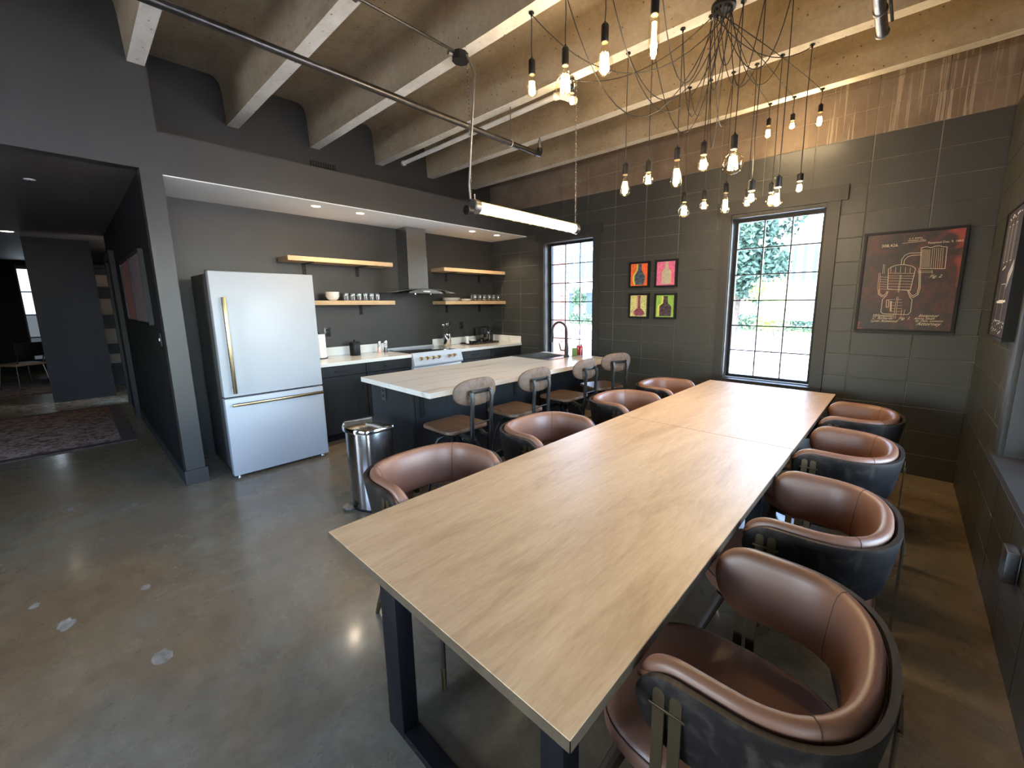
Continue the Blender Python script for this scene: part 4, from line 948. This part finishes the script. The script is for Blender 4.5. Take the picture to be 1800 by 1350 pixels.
cp=empty('metal_conduit',(-.285,0,3.15),0,'short galvanized pipe end with clamps near the top right joists','pipe')
MB().tube([(0,-3.4,0),(0,3.50,0)],.030,14).build('pipe_run',M['galv'],cp)
for y in (3.48,3.22,2.9): MB().tube([(.033*math.cos(k*PI/8),y,.033*math.sin(k*PI/8)) for k in range(17)],.005,6,caps=False).build('pipe_clamp',M['galv'],cp)
MB().tube([(.045,-3.0,.01),(.046,1,.0),(.045,3.2,.008),(.045,3.42,.02)],.008,6).build('side_cable',M['cord'],cp)
pv=empty('drain_pipe',(-3.4,2.975,3.275),0,'off-white plastic drain pipe along a concrete joist ending in an elbow','pipe')
MB().tube([(-1.45,-.0,-.02),(.95,0,0)],.022,12).build('pipe_run',M['pvc'],pv); MB().tube([(.95,0,0),(1.0,.01,0),(1.03,.06,-.005),(1.05,.16,-.01)],.030,12).build('elbow',M['pvc'],pv)
MB().tube([(-1.45,0,-.02),(-1.49,0,-.02)],.030,12).build('end_cap',M['pvc'],pv)
MB().tube([(-1.3,.05,.0),(.3,.06,.02),(.9,.05,.02)],.012,8).build('thin_pipe',M['pvc'],pv)
ec=empty('electrical_conduit',(-2.60,0,3.30),0,'thin grey conduit running under the joists to the junction box','conduit')
MB().tube([(0,-3.4,0),(0,2.05,0)],.0095,8).build('conduit_run',M['darkpipe'],ec)
for y in (.565,1.34): MB().rbox(-.03,.03,y-.012,y+.012,-.012,-.0,.002).build('strap',M['galv'],ec)
jb=empty('junction_box',(-2.60,2.09,ZB-.001),0,'small black octagonal junction box under a concrete joist','junction box')
MB().lathe([(.055,-.05),(.058,-.048),(.058,-.0)],n=8).build('box_body',M['iron'],jb,smooth=False); MB().lathe([(.06,-.056),(.06,-.05)],n=8).build('cover',M['iron'],jb,smooth=False)
MB().tube([(-.02,-.06,-.025),(-.02,-.09,-.025)],.014,8).build('connector',M['galv'],jb)
tl=empty('tube_light',(-2.57,2.79,2.27),0,'lit caged tubular pendant lamp hanging on two chains above the island','pendant light')
MB().tube([(0,-.60,0),(0,.62,0)],.047,24,caps=False).build('clear_tube',M['tubeglass'],tl,angle=50)
MB().prism([(-.030,.033),(.030,.033),(.018,.043),(-.018,.043)],-.60,.62,'y').build('reflector',mat('lamplit_reflector',(.80,.66,.30),.4),tl,smooth=False)  # the tube's warm light is put into the reflector's yellow colour
MB().tube([(0,-.57,-.006),(0,.60,-.006)],.031,20).build('glowing_tube',M['tube_lit'],tl)
for y,s_ in ((-.60,-1),(.62,1)):
    e=MB().lathe([(.051,0),(.053,.02*s_),(.053,.05*s_),(.046,.058*s_),(.02,.062*s_)],(0,y,0),24,axis='y').build('end_cap',M['galv'],tl,angle=40)
    MB().tube([(0,y+.03*s_,.05),(0,y+.03*s_,.075),(0,y+.03*s_,.09)],.006,8).build('hook_eye',M['galv'],e)
for x in (-.052,.052):
    MB().tube([(x,-.60,-.012),(x,.62,-.012)],.003,6).build('cage_rod',M['chrome'],tl)
for k in range(11):
    y=-.5+k*.102; MB().tube([(.051*math.cos(a),y,.051*math.sin(a)) for a in [i*PI/10 for i in range(21)]],.0012,5,caps=False).build('cage_ring',M['chrome'],tl)
MB().lathe([(.036,-.05),(.038,-.045),(.038,.0)],(-.01,-.66,-.035),16,axis='y').build('cable_gland',M['iron'],tl)
def chain(y,z0,z1):
    mb=MB(); n=int((z1-z0)/.026)
    for i in range(n):
        z=z0+.026*(i+.5); a=(i%2)*PI/2; c,s_=math.cos(a),math.sin(a)
        p=[(c*.007*math.cos(t),y+s_*.007*math.cos(t),z+.017*math.sin(t)) for t in [k*PI/4 for k in range(9)]]
        mb.tube(p,.0018,4,caps=False)
    return mb.build('chain',M['steel'],tl)
chain(-.66,.085,ZB-2.27); chain(.655,.085,ZC-2.27)
mb=MB(); mb.tube([(.03,-.69,ZB-2.27-.03),(.045,-.665,.96),(.075,-.66,.88),(.055,-.66,.75),(.02,-.67,.4),(-.015,-.67,.15),(-.01,-.665,.05)],.0085,8); mb.build('flexible_cable',M['galv'],tl)
for k in range(5):
    light('tube_lamp_light','POINT',(0,-.48+k*.24,-.0),8.0,(1,.88,.62),.03,parent=tl)

# ------------------------------------------------------------ bulb pendants
CAN=(-1.02,2.84,ZB-.03)
cn=empty('ceiling_canopy',(CAN[0],CAN[1],ZB-.002),0,'black round ceiling canopy where all the pendant cords gather on a joist','light canopy')
MB().lathe([(.068,0),(.07,-.006),(.07,-.024),(.05,-.03),(.02,-.034)],n=24).build('canopy_plate',M['black'],cn)
mb=MB()
for k in range(12): mb.lathe([(.006,-.028),(.006,-.045)],(.05*math.cos(k*PI/6),.05*math.sin(k*PI/6),0),6)
mb.build('cord_grips',M['black'],cn)
PEND=[('a',-1.932,2.12,3.057,2.961,2.833,.076,'pear bulb pendant, leftmost of all, high in front of the tube light chain'),
('g',-1.665,2.12,3.029,2.921,2.746,.132,'large globe bulb pendant, second from left, high near the camera'),
('a',-2.20,2.89,3.262,3.199,3.111,.060,'small bulb pendant close under a joist, seen just below the large left globe'),
('a',-1.392,2.12,3.042,2.942,2.775,.100,'plump pear bulb pendant, third from left in the high front row'),
('t',-1.099,2.12,3.072,2.957,2.755,.055,'long tubular bulb pendant at the top centre of the cluster'),
('st',-1.694,2.89,2.575,2.486,2.332,.084,'teardrop bulb pendant at the left end of the middle row'),
('g',-1.504,2.89,2.554,2.465,2.371,.078,'small globe bulb pendant, second in the middle row'),
('st',-1.292,2.89,2.592,2.503,2.325,.086,'long teardrop bulb pendant, third in the middle row'),
('a',-1.110,2.89,2.584,2.496,2.393,.078,'pear bulb pendant between the long teardrop and the large globe'),
('g',-.921,2.89,2.581,2.487,2.337,.128,'largest globe bulb pendant at the centre of the middle row'),
('g',-1.552,3.66,2.490,2.400,2.267,.104,'globe bulb pendant hanging lowest at the left of the back row'),
('g',-1.379,3.66,2.479,2.392,2.304,.074,'small globe bulb pendant, second in the low back row'),
('st',-1.206,3.66,2.501,2.417,2.256,.080,'teardrop bulb pendant, third in the low back row'),
('a',-.799,2.89,2.290,2.219,2.150,.060,'small pear bulb pendant left of the upper corner of window two'),
('g',-1.038,3.66,2.428,2.354,2.281,.072,'small globe bulb pendant half hidden behind a pear bulb'),
('st',-.654,2.89,2.282,2.214,2.103,.060,'teardrop bulb pendant in front of the right window head'),
('g',-.869,3.66,2.439,2.364,2.260,.080,'globe bulb pendant just behind the window-head teardrop'),
('a',-.685,3.66,2.468,2.412,2.332,.058,'small pear bulb pendant, rightmost of the low ones'),
('a',-1.121,4.43,3.192,3.124,3.016,.066,'short-corded bulb pendant on the last joist, left of three'),
('a',-.930,4.43,3.177,3.116,3.044,.060,'short-corded bulb pendant on the last joist, middle of three'),
('a',-.725,4.43,3.195,3.127,3.013,.062,'short-corded bulb pendant on the last joist, right of three')]
def bulb_prof(kind,r,h):
    if kind=='g':
        c=h-r; pr=[(.013,0),(.0135,.008)]; a0=math.asin(min(.99,.014/r)); n=12
        return pr+[(max(.001,r*math.sin(a0+(PI-a0)*i/n)), c-r*math.cos(a0+(PI-a0)*i/n)) for i in range(1,n+1)] if c+r*math.cos(a0)>0 else pr
    t={'a':[(.30,0),(.34,.12),(.62,.35),(.92,.55),(1,.70),(.93,.84),(.70,.94),(.35,.99),(.02,1)],
       'st':[(.30,0),(.34,.10),(.48,.28),(.72,.50),(.95,.70),(1,.80),(.90,.90),(.60,.97),(.25,.995),(.02,1)],
       't':[(.5,0),(.75,.05),(1,.12),(1,.55),(1,.85),(.9,.93),(.6,.98),(.2,1),(.02,1.0)]}[kind]
    return [(a*r,b*h) for a,b in t]
for i,(kind,x,y,zt,zs,zb,dia,lb) in enumerate(PEND):
    r=dia/2; h=zs-zb; p=empty('bulb_pendant',(x,y,zs),0,lb,'pendant light','bare bulb pendants of the swag cluster')
    if kind=='g' and h<2*r*1.02: r=h/2/1.05
    # socket (hangs above the origin), bulb below
    hs=zt-zs; rs=.0185 if y>4 else .021
    s_=MB().lathe([(rs*.97,0),(rs,.004),(rs,hs*.80),(rs*.75,hs*.88),(rs*.3,hs*.92),(rs*.28,hs*1.0),(.003,hs*1.04)],n=16).build('socket',M['black'],p,angle=40)
    MB().lathe([(rs*.9,-.004),(rs*.93,.001)],n=16).build('socket_rim',M['brass'],s_)
    prof=bulb_prof(kind,r,h)
    b=MB().lathe([(a,-c) for a,c in prof],n=20,caps=False).build('bulb',M['bulbglass'],p,angle=80)
    fm=MB(); ns=8 if r>.03 else 6
    fr={'g':.42,'a':.5,'st':.42,'t':.42}[kind]*r; ht,hb=h*(.34 if kind!='t' else .18),h*(.84 if kind!='t' else .9)
    if kind=='g': ht,hb=h*.30,h*.80
    for k in range(ns):
        a=2*PI*k/ns; fm.tube([(fr*.75*math.cos(a),fr*.75*math.sin(a),-ht),(fr*math.cos(a+.3),fr*math.sin(a+.3),-hb)],.0036,6)
    fm.build('filament',M['filament'],b)
    light('bulb_light','POINT',(0,0,-h*.58),6.5,(1,.76,.50),.022,parent=p)
    # hook under the joist, cord: swag from the canopy to the hook, then straight down
    hk=Vector((0,0,ZB-zs-.014)); can=Vector((CAN[0]-x+.05*math.cos(i*2.4),CAN[1]-y+.05*math.sin(i*2.4),CAN[2]-zs-.012))
    MB().lathe([(.004,.014),(.016,.012),(.018,.006),(.006,.003),(.006,-.010)],(hk.x,hk.y,hk.z),10).build('ceiling_hook',M['black'],p)
    mb=MB(); dist=math.hypot(can.x-hk.x,can.y-hk.y); rnd=random.Random(i)
    sag=[.35,.60,.15,.62,.50,.40,.62,.55,.42,.30,.38,.62,.50,.45,.25,.40,.28,.14,.015,.015,.015][i]
    side=rnd.uniform(-.08,.08)
    pts=[]
    for k in range(15):
        f=k/14; q=can.lerp(hk,f); q.z-=sag*4*f*(1-f)*(1 if dist<2 else 1)+0; q.x+=side*4*f*(1-f)*.5; pts.append(q)
    mb.tube(pts,.003,5); mb.build('swag_cord',M['cord'],p)
    dz=hk.z-hs
    mb=MB().tube([hk+Vector((0,0,-.006)),Vector((.004*math.sin(i),0,hs+dz*.6)),Vector((-.003*math.cos(i),0,hs+dz*.25)),Vector((0,0,hs))],.003,6); mb.build('drop_cord',M['cord'],p)

# ------------------------------------------------------------ recessed downlights
for y,lb in ((1.835,'recessed downlight in the white kitchen soffit, nearest the refrigerator'),(2.30,'recessed downlight in the white kitchen soffit, left of the hood'),(3.90,'recessed downlight in the white kitchen soffit, right of the hood'),(4.37,'recessed downlight in the white kitchen soffit, nearest the window wall')):
    d=empty('downlight',(-4.72,y,2.541),0,lb,'ceiling light','recessed kitchen downlights')
    MB().lathe([(.052,0),(.055,-.003),(.044,-.004),(.040,.0)],n=24).build('trim_ring',M['white_plastic'],d); MB().lathe([(.040,-.0015),(.040,-.0005)],n=24).build('lens',M['downlight'],d)
    light('downlight_lamp','SPOT',(0,0,-.02),15,(1,.82,.60),.03,rot=(0,0,0),parent=d,spot_size=math.radians(125),spot_blend=.6)
d=empty('downlight',(-9.6,-.42,HZ),0,'recessed downlight glowing in the dark hall ceiling','ceiling light')
MB().lathe([(.075,0),(.078,-.003),(.066,-.005),(.06,0)],n=24).build('trim_ring',M['white_plastic'],d); MB().lathe([(.06,-.0025),(.06,-.001)],n=24).build('lens',M['downlight'],d)
light('downlight_lamp','SPOT',(0,0,-.02),6,(1,.8,.55),.04,parent=d,spot_size=math.radians(110),spot_blend=.6)
sd=empty('fire_sprinkler',(-5.57,-.07,HZ),0,'small pale sprinkler head on the dark hall ceiling','sprinkler')
MB().lathe([(.035,0),(.033,-.005),(.01,-.007)],n=16).build('escutcheon',M['white_plastic'],sd); MB().tube([(-.015,0,-.005),(-.02,0,-.03),(0,0,-.045),(.02,0,-.03),(.015,0,-.005)],.004,6).build('frame_arms',M['chrome'],sd)

# ------------------------------------------------------------ hall things
def rug(x0,x1,y0,y1,lb):
    m=mat('worn_oriental_rug',(.1,.06,.05),.95); q=N(m); co=q.coord((1,1,1),'World')
    a=q.noise(co,9,5,.7,1.5); v=q.n('ShaderNodeTexVoronoi'); v.inputs['Scale'].default_value=7; q.l(co,v.inputs['Vector'])
    c=q.ramp(a,[(.38,(.06,.025,.022)),(.48,(.20,.10,.08)),(.55,(.36,.27,.21)),(.64,(.13,.07,.06))]); c=q.mix(q.ramp(v.outputs['Distance'],[(.18,.6),(.3,0.)]),c,(.42,.33,.26)); q.col(c)
    r=empty('oriental_rug',((x0+x1)/2,(y0+y1)/2,0),0,lb,'rug'); w,h=(x1-x0)/2,(y1-y0)/2
    MB().rbox(-w+.12,w-.12,-h+.12,h-.12,0.001,.011,.002).build('field',m,r)
    b=MB()
    for q_ in wall_rects(-w,w,-h,h,[(-w+.12,w-.12,-h+.12,h-.12)]): b.box(q_[0],q_[1],q_[2],q_[3],.001,.010)
    b.build('border',noisy('rug_border',(.05,.022,.02),(.11,.07,.06),14,.95,.2),r,smooth=False)
rug(-9.15,-6.55,-1.45,.34,'worn red and beige patterned rug on the hall floor'); rug(-13.6,-11.3,-2.4,-.2,'faded red rug at the far end of the hall, under a chair')
hc=empty('side_chair',(-12.45,-.70,0),2.2,'dim tan-seated chair with metal legs at the far end of the hall','chair')
MB().rbox(-.24,.24,-.22,.22,.43,.475,.02).build('seat',mat('tan_seat',(.25,.15,.08),.5),hc); MB().rbox(-.22,.22,-.25,-.22,.60,.86,.012).build('backrest',M['blackwood'],hc)
for a,b in ((-1,-1),(1,-1),(1,1),(-1,1)): MB().tube([(.19*a,.17*b,.44),(.23*a,.21*b,.015)],.011,8).build('leg',M['steel'],hc)
for a in (-1,1): MB().tube([(.18*a,-.18,.43),(.19*a,-.235,.62)],.011,8).build('back_post',M['steel'],hc)
struct('window_5', MB().box(-15.49,-15.46,-.68,-.42,.25,2.45), M['blackwood'],smooth=False)
w5=bpy.data.objects['window_5']
for k in range(4):
    MB().box(-15.455,-15.45,-.655,-.445,.28+k*.53,.28+k*.53+.50).build('pane',emis('daylight_glow_pane',(.75,.88,1.0),[.05,.10,1.1,1.6][k]),w5,smooth=False)  # panes glow in place of daylight, dimmer in the lower ones
bk=empty('display_shelf',(-11.4,.75,0),0,'black stepped shelf with pale backing at the end of the hall','shelf')
pale=mat('pale_beige_panel',(.26,.21,.17),.7)
for k,(z0,z1) in enumerate(((.42,.60),(.80,1.09),(1.36,1.66),(1.88,2.10))):
    MB().box(-.16,-.14,-.55,.45,z0,z1).build('panel',pale,bk,smooth=False)
for z in (.42,.80,1.36,1.88,2.25): MB().box(-.14,.12,-.55,.45,z-.03,z).build('shelf_board',M['blackwood'],bk,smooth=False)
MB().box(-.20,-.16,-.55,.45,0,2.3).build('back_panel',M['blackwood'],bk,smooth=False)
for y in (-.55,.43): MB().box(-.16,.12,y,y+.02,0,2.25).build('side_panel',M['blackwood'],bk,smooth=False)
light('hall_display_light','POINT',(-10.9,.95,2.2),1.2,(1,.8,.6),.1)

# ------------------------------------------------------------ outside
gm=noisy('sunlit_pavement',(.62,.60,.55),(.72,.70,.66),2,.9,.1)
struct('ground', MB().box(-80,60,YW+.22,90,-.35,-.15), gm, smooth=False)
struct('ground_side', MB().box(XR+.26,60,-60,YW+.22,-.35,-.15), gm, smooth=False)
struct('ground_rear', MB().box(-80,XR+.26,-60,YB-.2,-.35,-.15), gm, smooth=False)
def patch(x0,x1,y0,y1,lb):
    tag(MB().box(x0,x1,y0,y1,-.149,-.08).build('lawn_strip',noisy('lawn_grass',(.10,.20,.05),(.20,.32,.10),6,.95,.5),smooth=False),lb,'lawn')
patch(-45,10,27,31,'strip of green lawn across the street outside'); 
tag(MB().box(-45,20,18.0,21.3,-.149,-.12).build('street_surface',noisy('asphalt',(.20,.22,.25),(.25,.27,.30),4,.9,.2),smooth=False),'grey asphalt street beyond the lawn outside','street')  # bluish shade over the street is painted into the strip's grey
leafm=[]
for nm,c in (('young_leaf',(.22,.36,.07)),('shaded_leaf',(.035,.075,.05)),('hedge_leaf',(.05,.10,.05))):  # large tree's leaves are coloured darker and bluer to stand for shadow
    m=mat(nm,c,.6); q=N(m); oi=q.n('ShaderNodeNewGeometry'); q.col(q.ramp(oi.outputs['Random Per Island'],[(0,tuple(v*.6 for v in c)),(1,tuple(min(1,v*1.5) for v in c))])); leafm.append(m)
def tree(loc,h,cr,ch,lb,lm,n,ls,trunk_r):
    t=empty('tree',loc,0,lb,'tree'); rnd=random.Random(int(h*100))
    hz=h-ch/2
    tk=MB().tube([(0,0,0),(.03*h/3,0,h*.3),(0,.02*h,h-ch*.6)],[trunk_r,trunk_r*.8,trunk_r*.5],8).build('trunk',noisy('bark',(.06,.045,.035),(.12,.09,.07),8,.9,.3,kind='Object'),t)
    br=MB()
    for k in range(7):
        a=k*2.4; br.tube([(0,0,h-ch*(.95-.08*k)),(math.cos(a)*cr*.4,math.sin(a)*cr*.4,h-ch*(.7-.06*k)),(math.cos(a)*cr*.75,math.sin(a)*cr*.75,h-ch*(.5-.06*k))],[trunk_r*.45,trunk_r*.25,trunk_r*.1],5)
    br.build('branches',bpy.data.materials[tk.data.materials[0].name],t)
    mb=MB()
    blobs=[(rnd.uniform(-.55,.55)*cr,rnd.uniform(-.55,.55)*cr,hz+rnd.uniform(-.38,.38)*ch,rnd.uniform(.35,.6)) for _ in range(11)]
    for k in range(n):
        b=rnd.choice(blobs); d=Vector((rnd.gauss(0,1),rnd.gauss(0,1),rnd.gauss(0,.8))).normalized()*rnd.random()**.45
        p=Vector((b[0]+d.x*cr*b[3],b[1]+d.y*cr*b[3],b[2]+d.z*ch*.42*b[3]*1.2))
        u=Vector((rnd.gauss(0,1),rnd.gauss(0,1),rnd.gauss(0,1))).normalized(); w=u.cross(Vector((rnd.gauss(0,1),rnd.gauss(0,1),.3))).normalized(); s_=ls*rnd.uniform(.6,1.3)
        mb.add([p-u*s_,p-w*s_*.45,p+u*s_,p+w*s_*.45],[(0,1,2,3)])
    tag(mb.build('foliage',lm,t,smooth=False),kind='stuff')
tree((-2.66,12.5,-.15),2.35,.56,1.45,'small young green tree on the pavement outside the right window',leafm[0],2600,.05,.03)
tree((-6.6,22.5,-.15),9.6,3.1,8.4,'large dark leafy tree across the street outside the right window',leafm[1],20000,.16,.22)
tree((-26.3,36,-.15),3.2,.9,2.2,'round street tree seen through the left window',leafm[2],2500,.14,.12)
def hedge(x0,x1,y,h,lb):
    mb=MB(); rnd=random.Random(int(x0*7))
    for k in range(int((x1-x0)*260)):
        p=Vector((rnd.uniform(x0,x1),y+rnd.uniform(-.5,.5),-.1+rnd.random()**.6*h*(.8+.2*math.sin(rnd.random()*9)))); u=Vector((rnd.gauss(0,1),rnd.gauss(0,1),rnd.gauss(0,1))).normalized(); w=u.orthogonal().normalized(); s_=.11
        mb.add([p-u*s_,p-w*s_*.5,p+u*s_,p+w*s_*.5],[(0,1,2,3)])
    h_=mb.build('hedge',leafm[2],smooth=False); tag(h_,lb,'hedge',kind='stuff')
hedge(-9.5,-1,26.2,1.0,'low green hedge across the street outside the right window'); hedge(-26,-16,26.2,.9,'low green hedge outside the left window')
# mulch bed under the young tree
mb=MB(); rnd=random.Random(3)
for k in range(160):
    a=rnd.uniform(0,2*PI); r=rnd.random()**.5*.65; x,y=r*math.cos(a),r*math.sin(a)*.8; s_=rnd.uniform(.02,.05); mb.box(x-s_,x+s_,y-s_*.5,y+s_*.5,0,.02+rnd.random()*.02)
o=mb.build('mulch_bed',noisy('mulch',(.10,.07,.05),(.2,.15,.1),9,.95,.2),loc=(-2.9,12.3,-.15),smooth=False); tag(o,'patch of loose brown mulch around the young tree','mulch',kind='stuff')
# office building with tall fins
ob=empty('office_building',(-4,34,-.15),0,'white office building with tall dark window strips across the street','building')
wh=mat('white_facade',(.36,.37,.38),.7); dk=mat('dark_facade_glass',(.05,.07,.10),.6,spec=.15)
MB().box(-4.8,9,0,8,0,6.4).build('wall',wh,ob,smooth=False)
for k in range(12): MB().box(-4.2+k*.62,-3.98+k*.62,-.06,.05,1.9,5.6).build('window_strip',dk,ob,smooth=False)
MB().box(-1.6,.1,-.08,.05,.3,2.0).build('entrance_window',dk,ob,smooth=False); MB().box(-4.3,-1.5,1,7,6.4,7.5).build('roof_plant',mat('blue_grey_plant',(.16,.22,.30),.6),ob,smooth=False); MB().box(-5,9.2,-.3,0,6.3,6.6).build('cornice',wh,ob,smooth=False)
gb=empty('glass_building',(-33,42,-.15),0,'blue glass-fronted building with a white colonnade seen through the left window','building')
MB().box(-11,11,0,9,0,12).build('wall',wh,gb,smooth=False)
gl=mat('blue_curtain_glass',(.07,.13,.21),.8,spec=.1)
for k in range(12):
    for j in range(2): MB().box(-10.6+k*1.75,-9.15+k*1.75,-.06,.1,4.6+j*3.6,7.8+j*3.6).build('window_panel',gl,gb,smooth=False)
for k in range(8): MB().box(-9.6+k*2.6,-7.7+k*2.6,-.06,.1,.3,2.9).build('shopfront_window',dk,gb,smooth=False)
for k in range(8): MB().box(-10.2+k*2.6,-9.9+k*2.6,-1.6,-1.3,0,11.5).build('column',wh,gb,smooth=False)
MB().box(-11,11,-1.7,0,3.3,3.9).build('canopy_slab',wh,gb,smooth=False)
# brick pier just outside the left window
bp=empty('brick_pier',(-7.02,8.76,-.15),0,'red brick pier just outside the left window','pier')
MB().box(-.165,.165,-.16,.16,0,3.6).build('mortar_core',mat('pale_mortar',(.30,.27,.25),.9),bp,smooth=False)
bms=[MB().box(-.10,.10,0,.012,0,.062).mesh('brick',noisy('red_brick_%d'%i,c,tuple(v*1.3 for v in c),9,.85,.2,kind='Object'),smooth=False) for i,c in enumerate(((.22,.065,.04),(.27,.09,.06),(.18,.05,.035)))]
bh=[MB().box(-.048,.048,0,.012,0,.062).mesh('brick',bms[i].materials[0],smooth=False) for i in range(3)]
rnd=random.Random(2)
for k in range(44):
    z=.03+k*.0755
    if k%2==0: lay=[(-.0645,bms),(.0935,bh)] if False else [(-.062,bms),(.11,bh)]
    else: lay=[(-.11,bh),(.062,bms)]
    for x,ms in lay:
        me=rnd.choice(ms); inst('brick',me,bp,(x,-.172,z)); 
        inst('brick',rnd.choice(ms),bp,(.172,x,z),(0,0,PI/2))
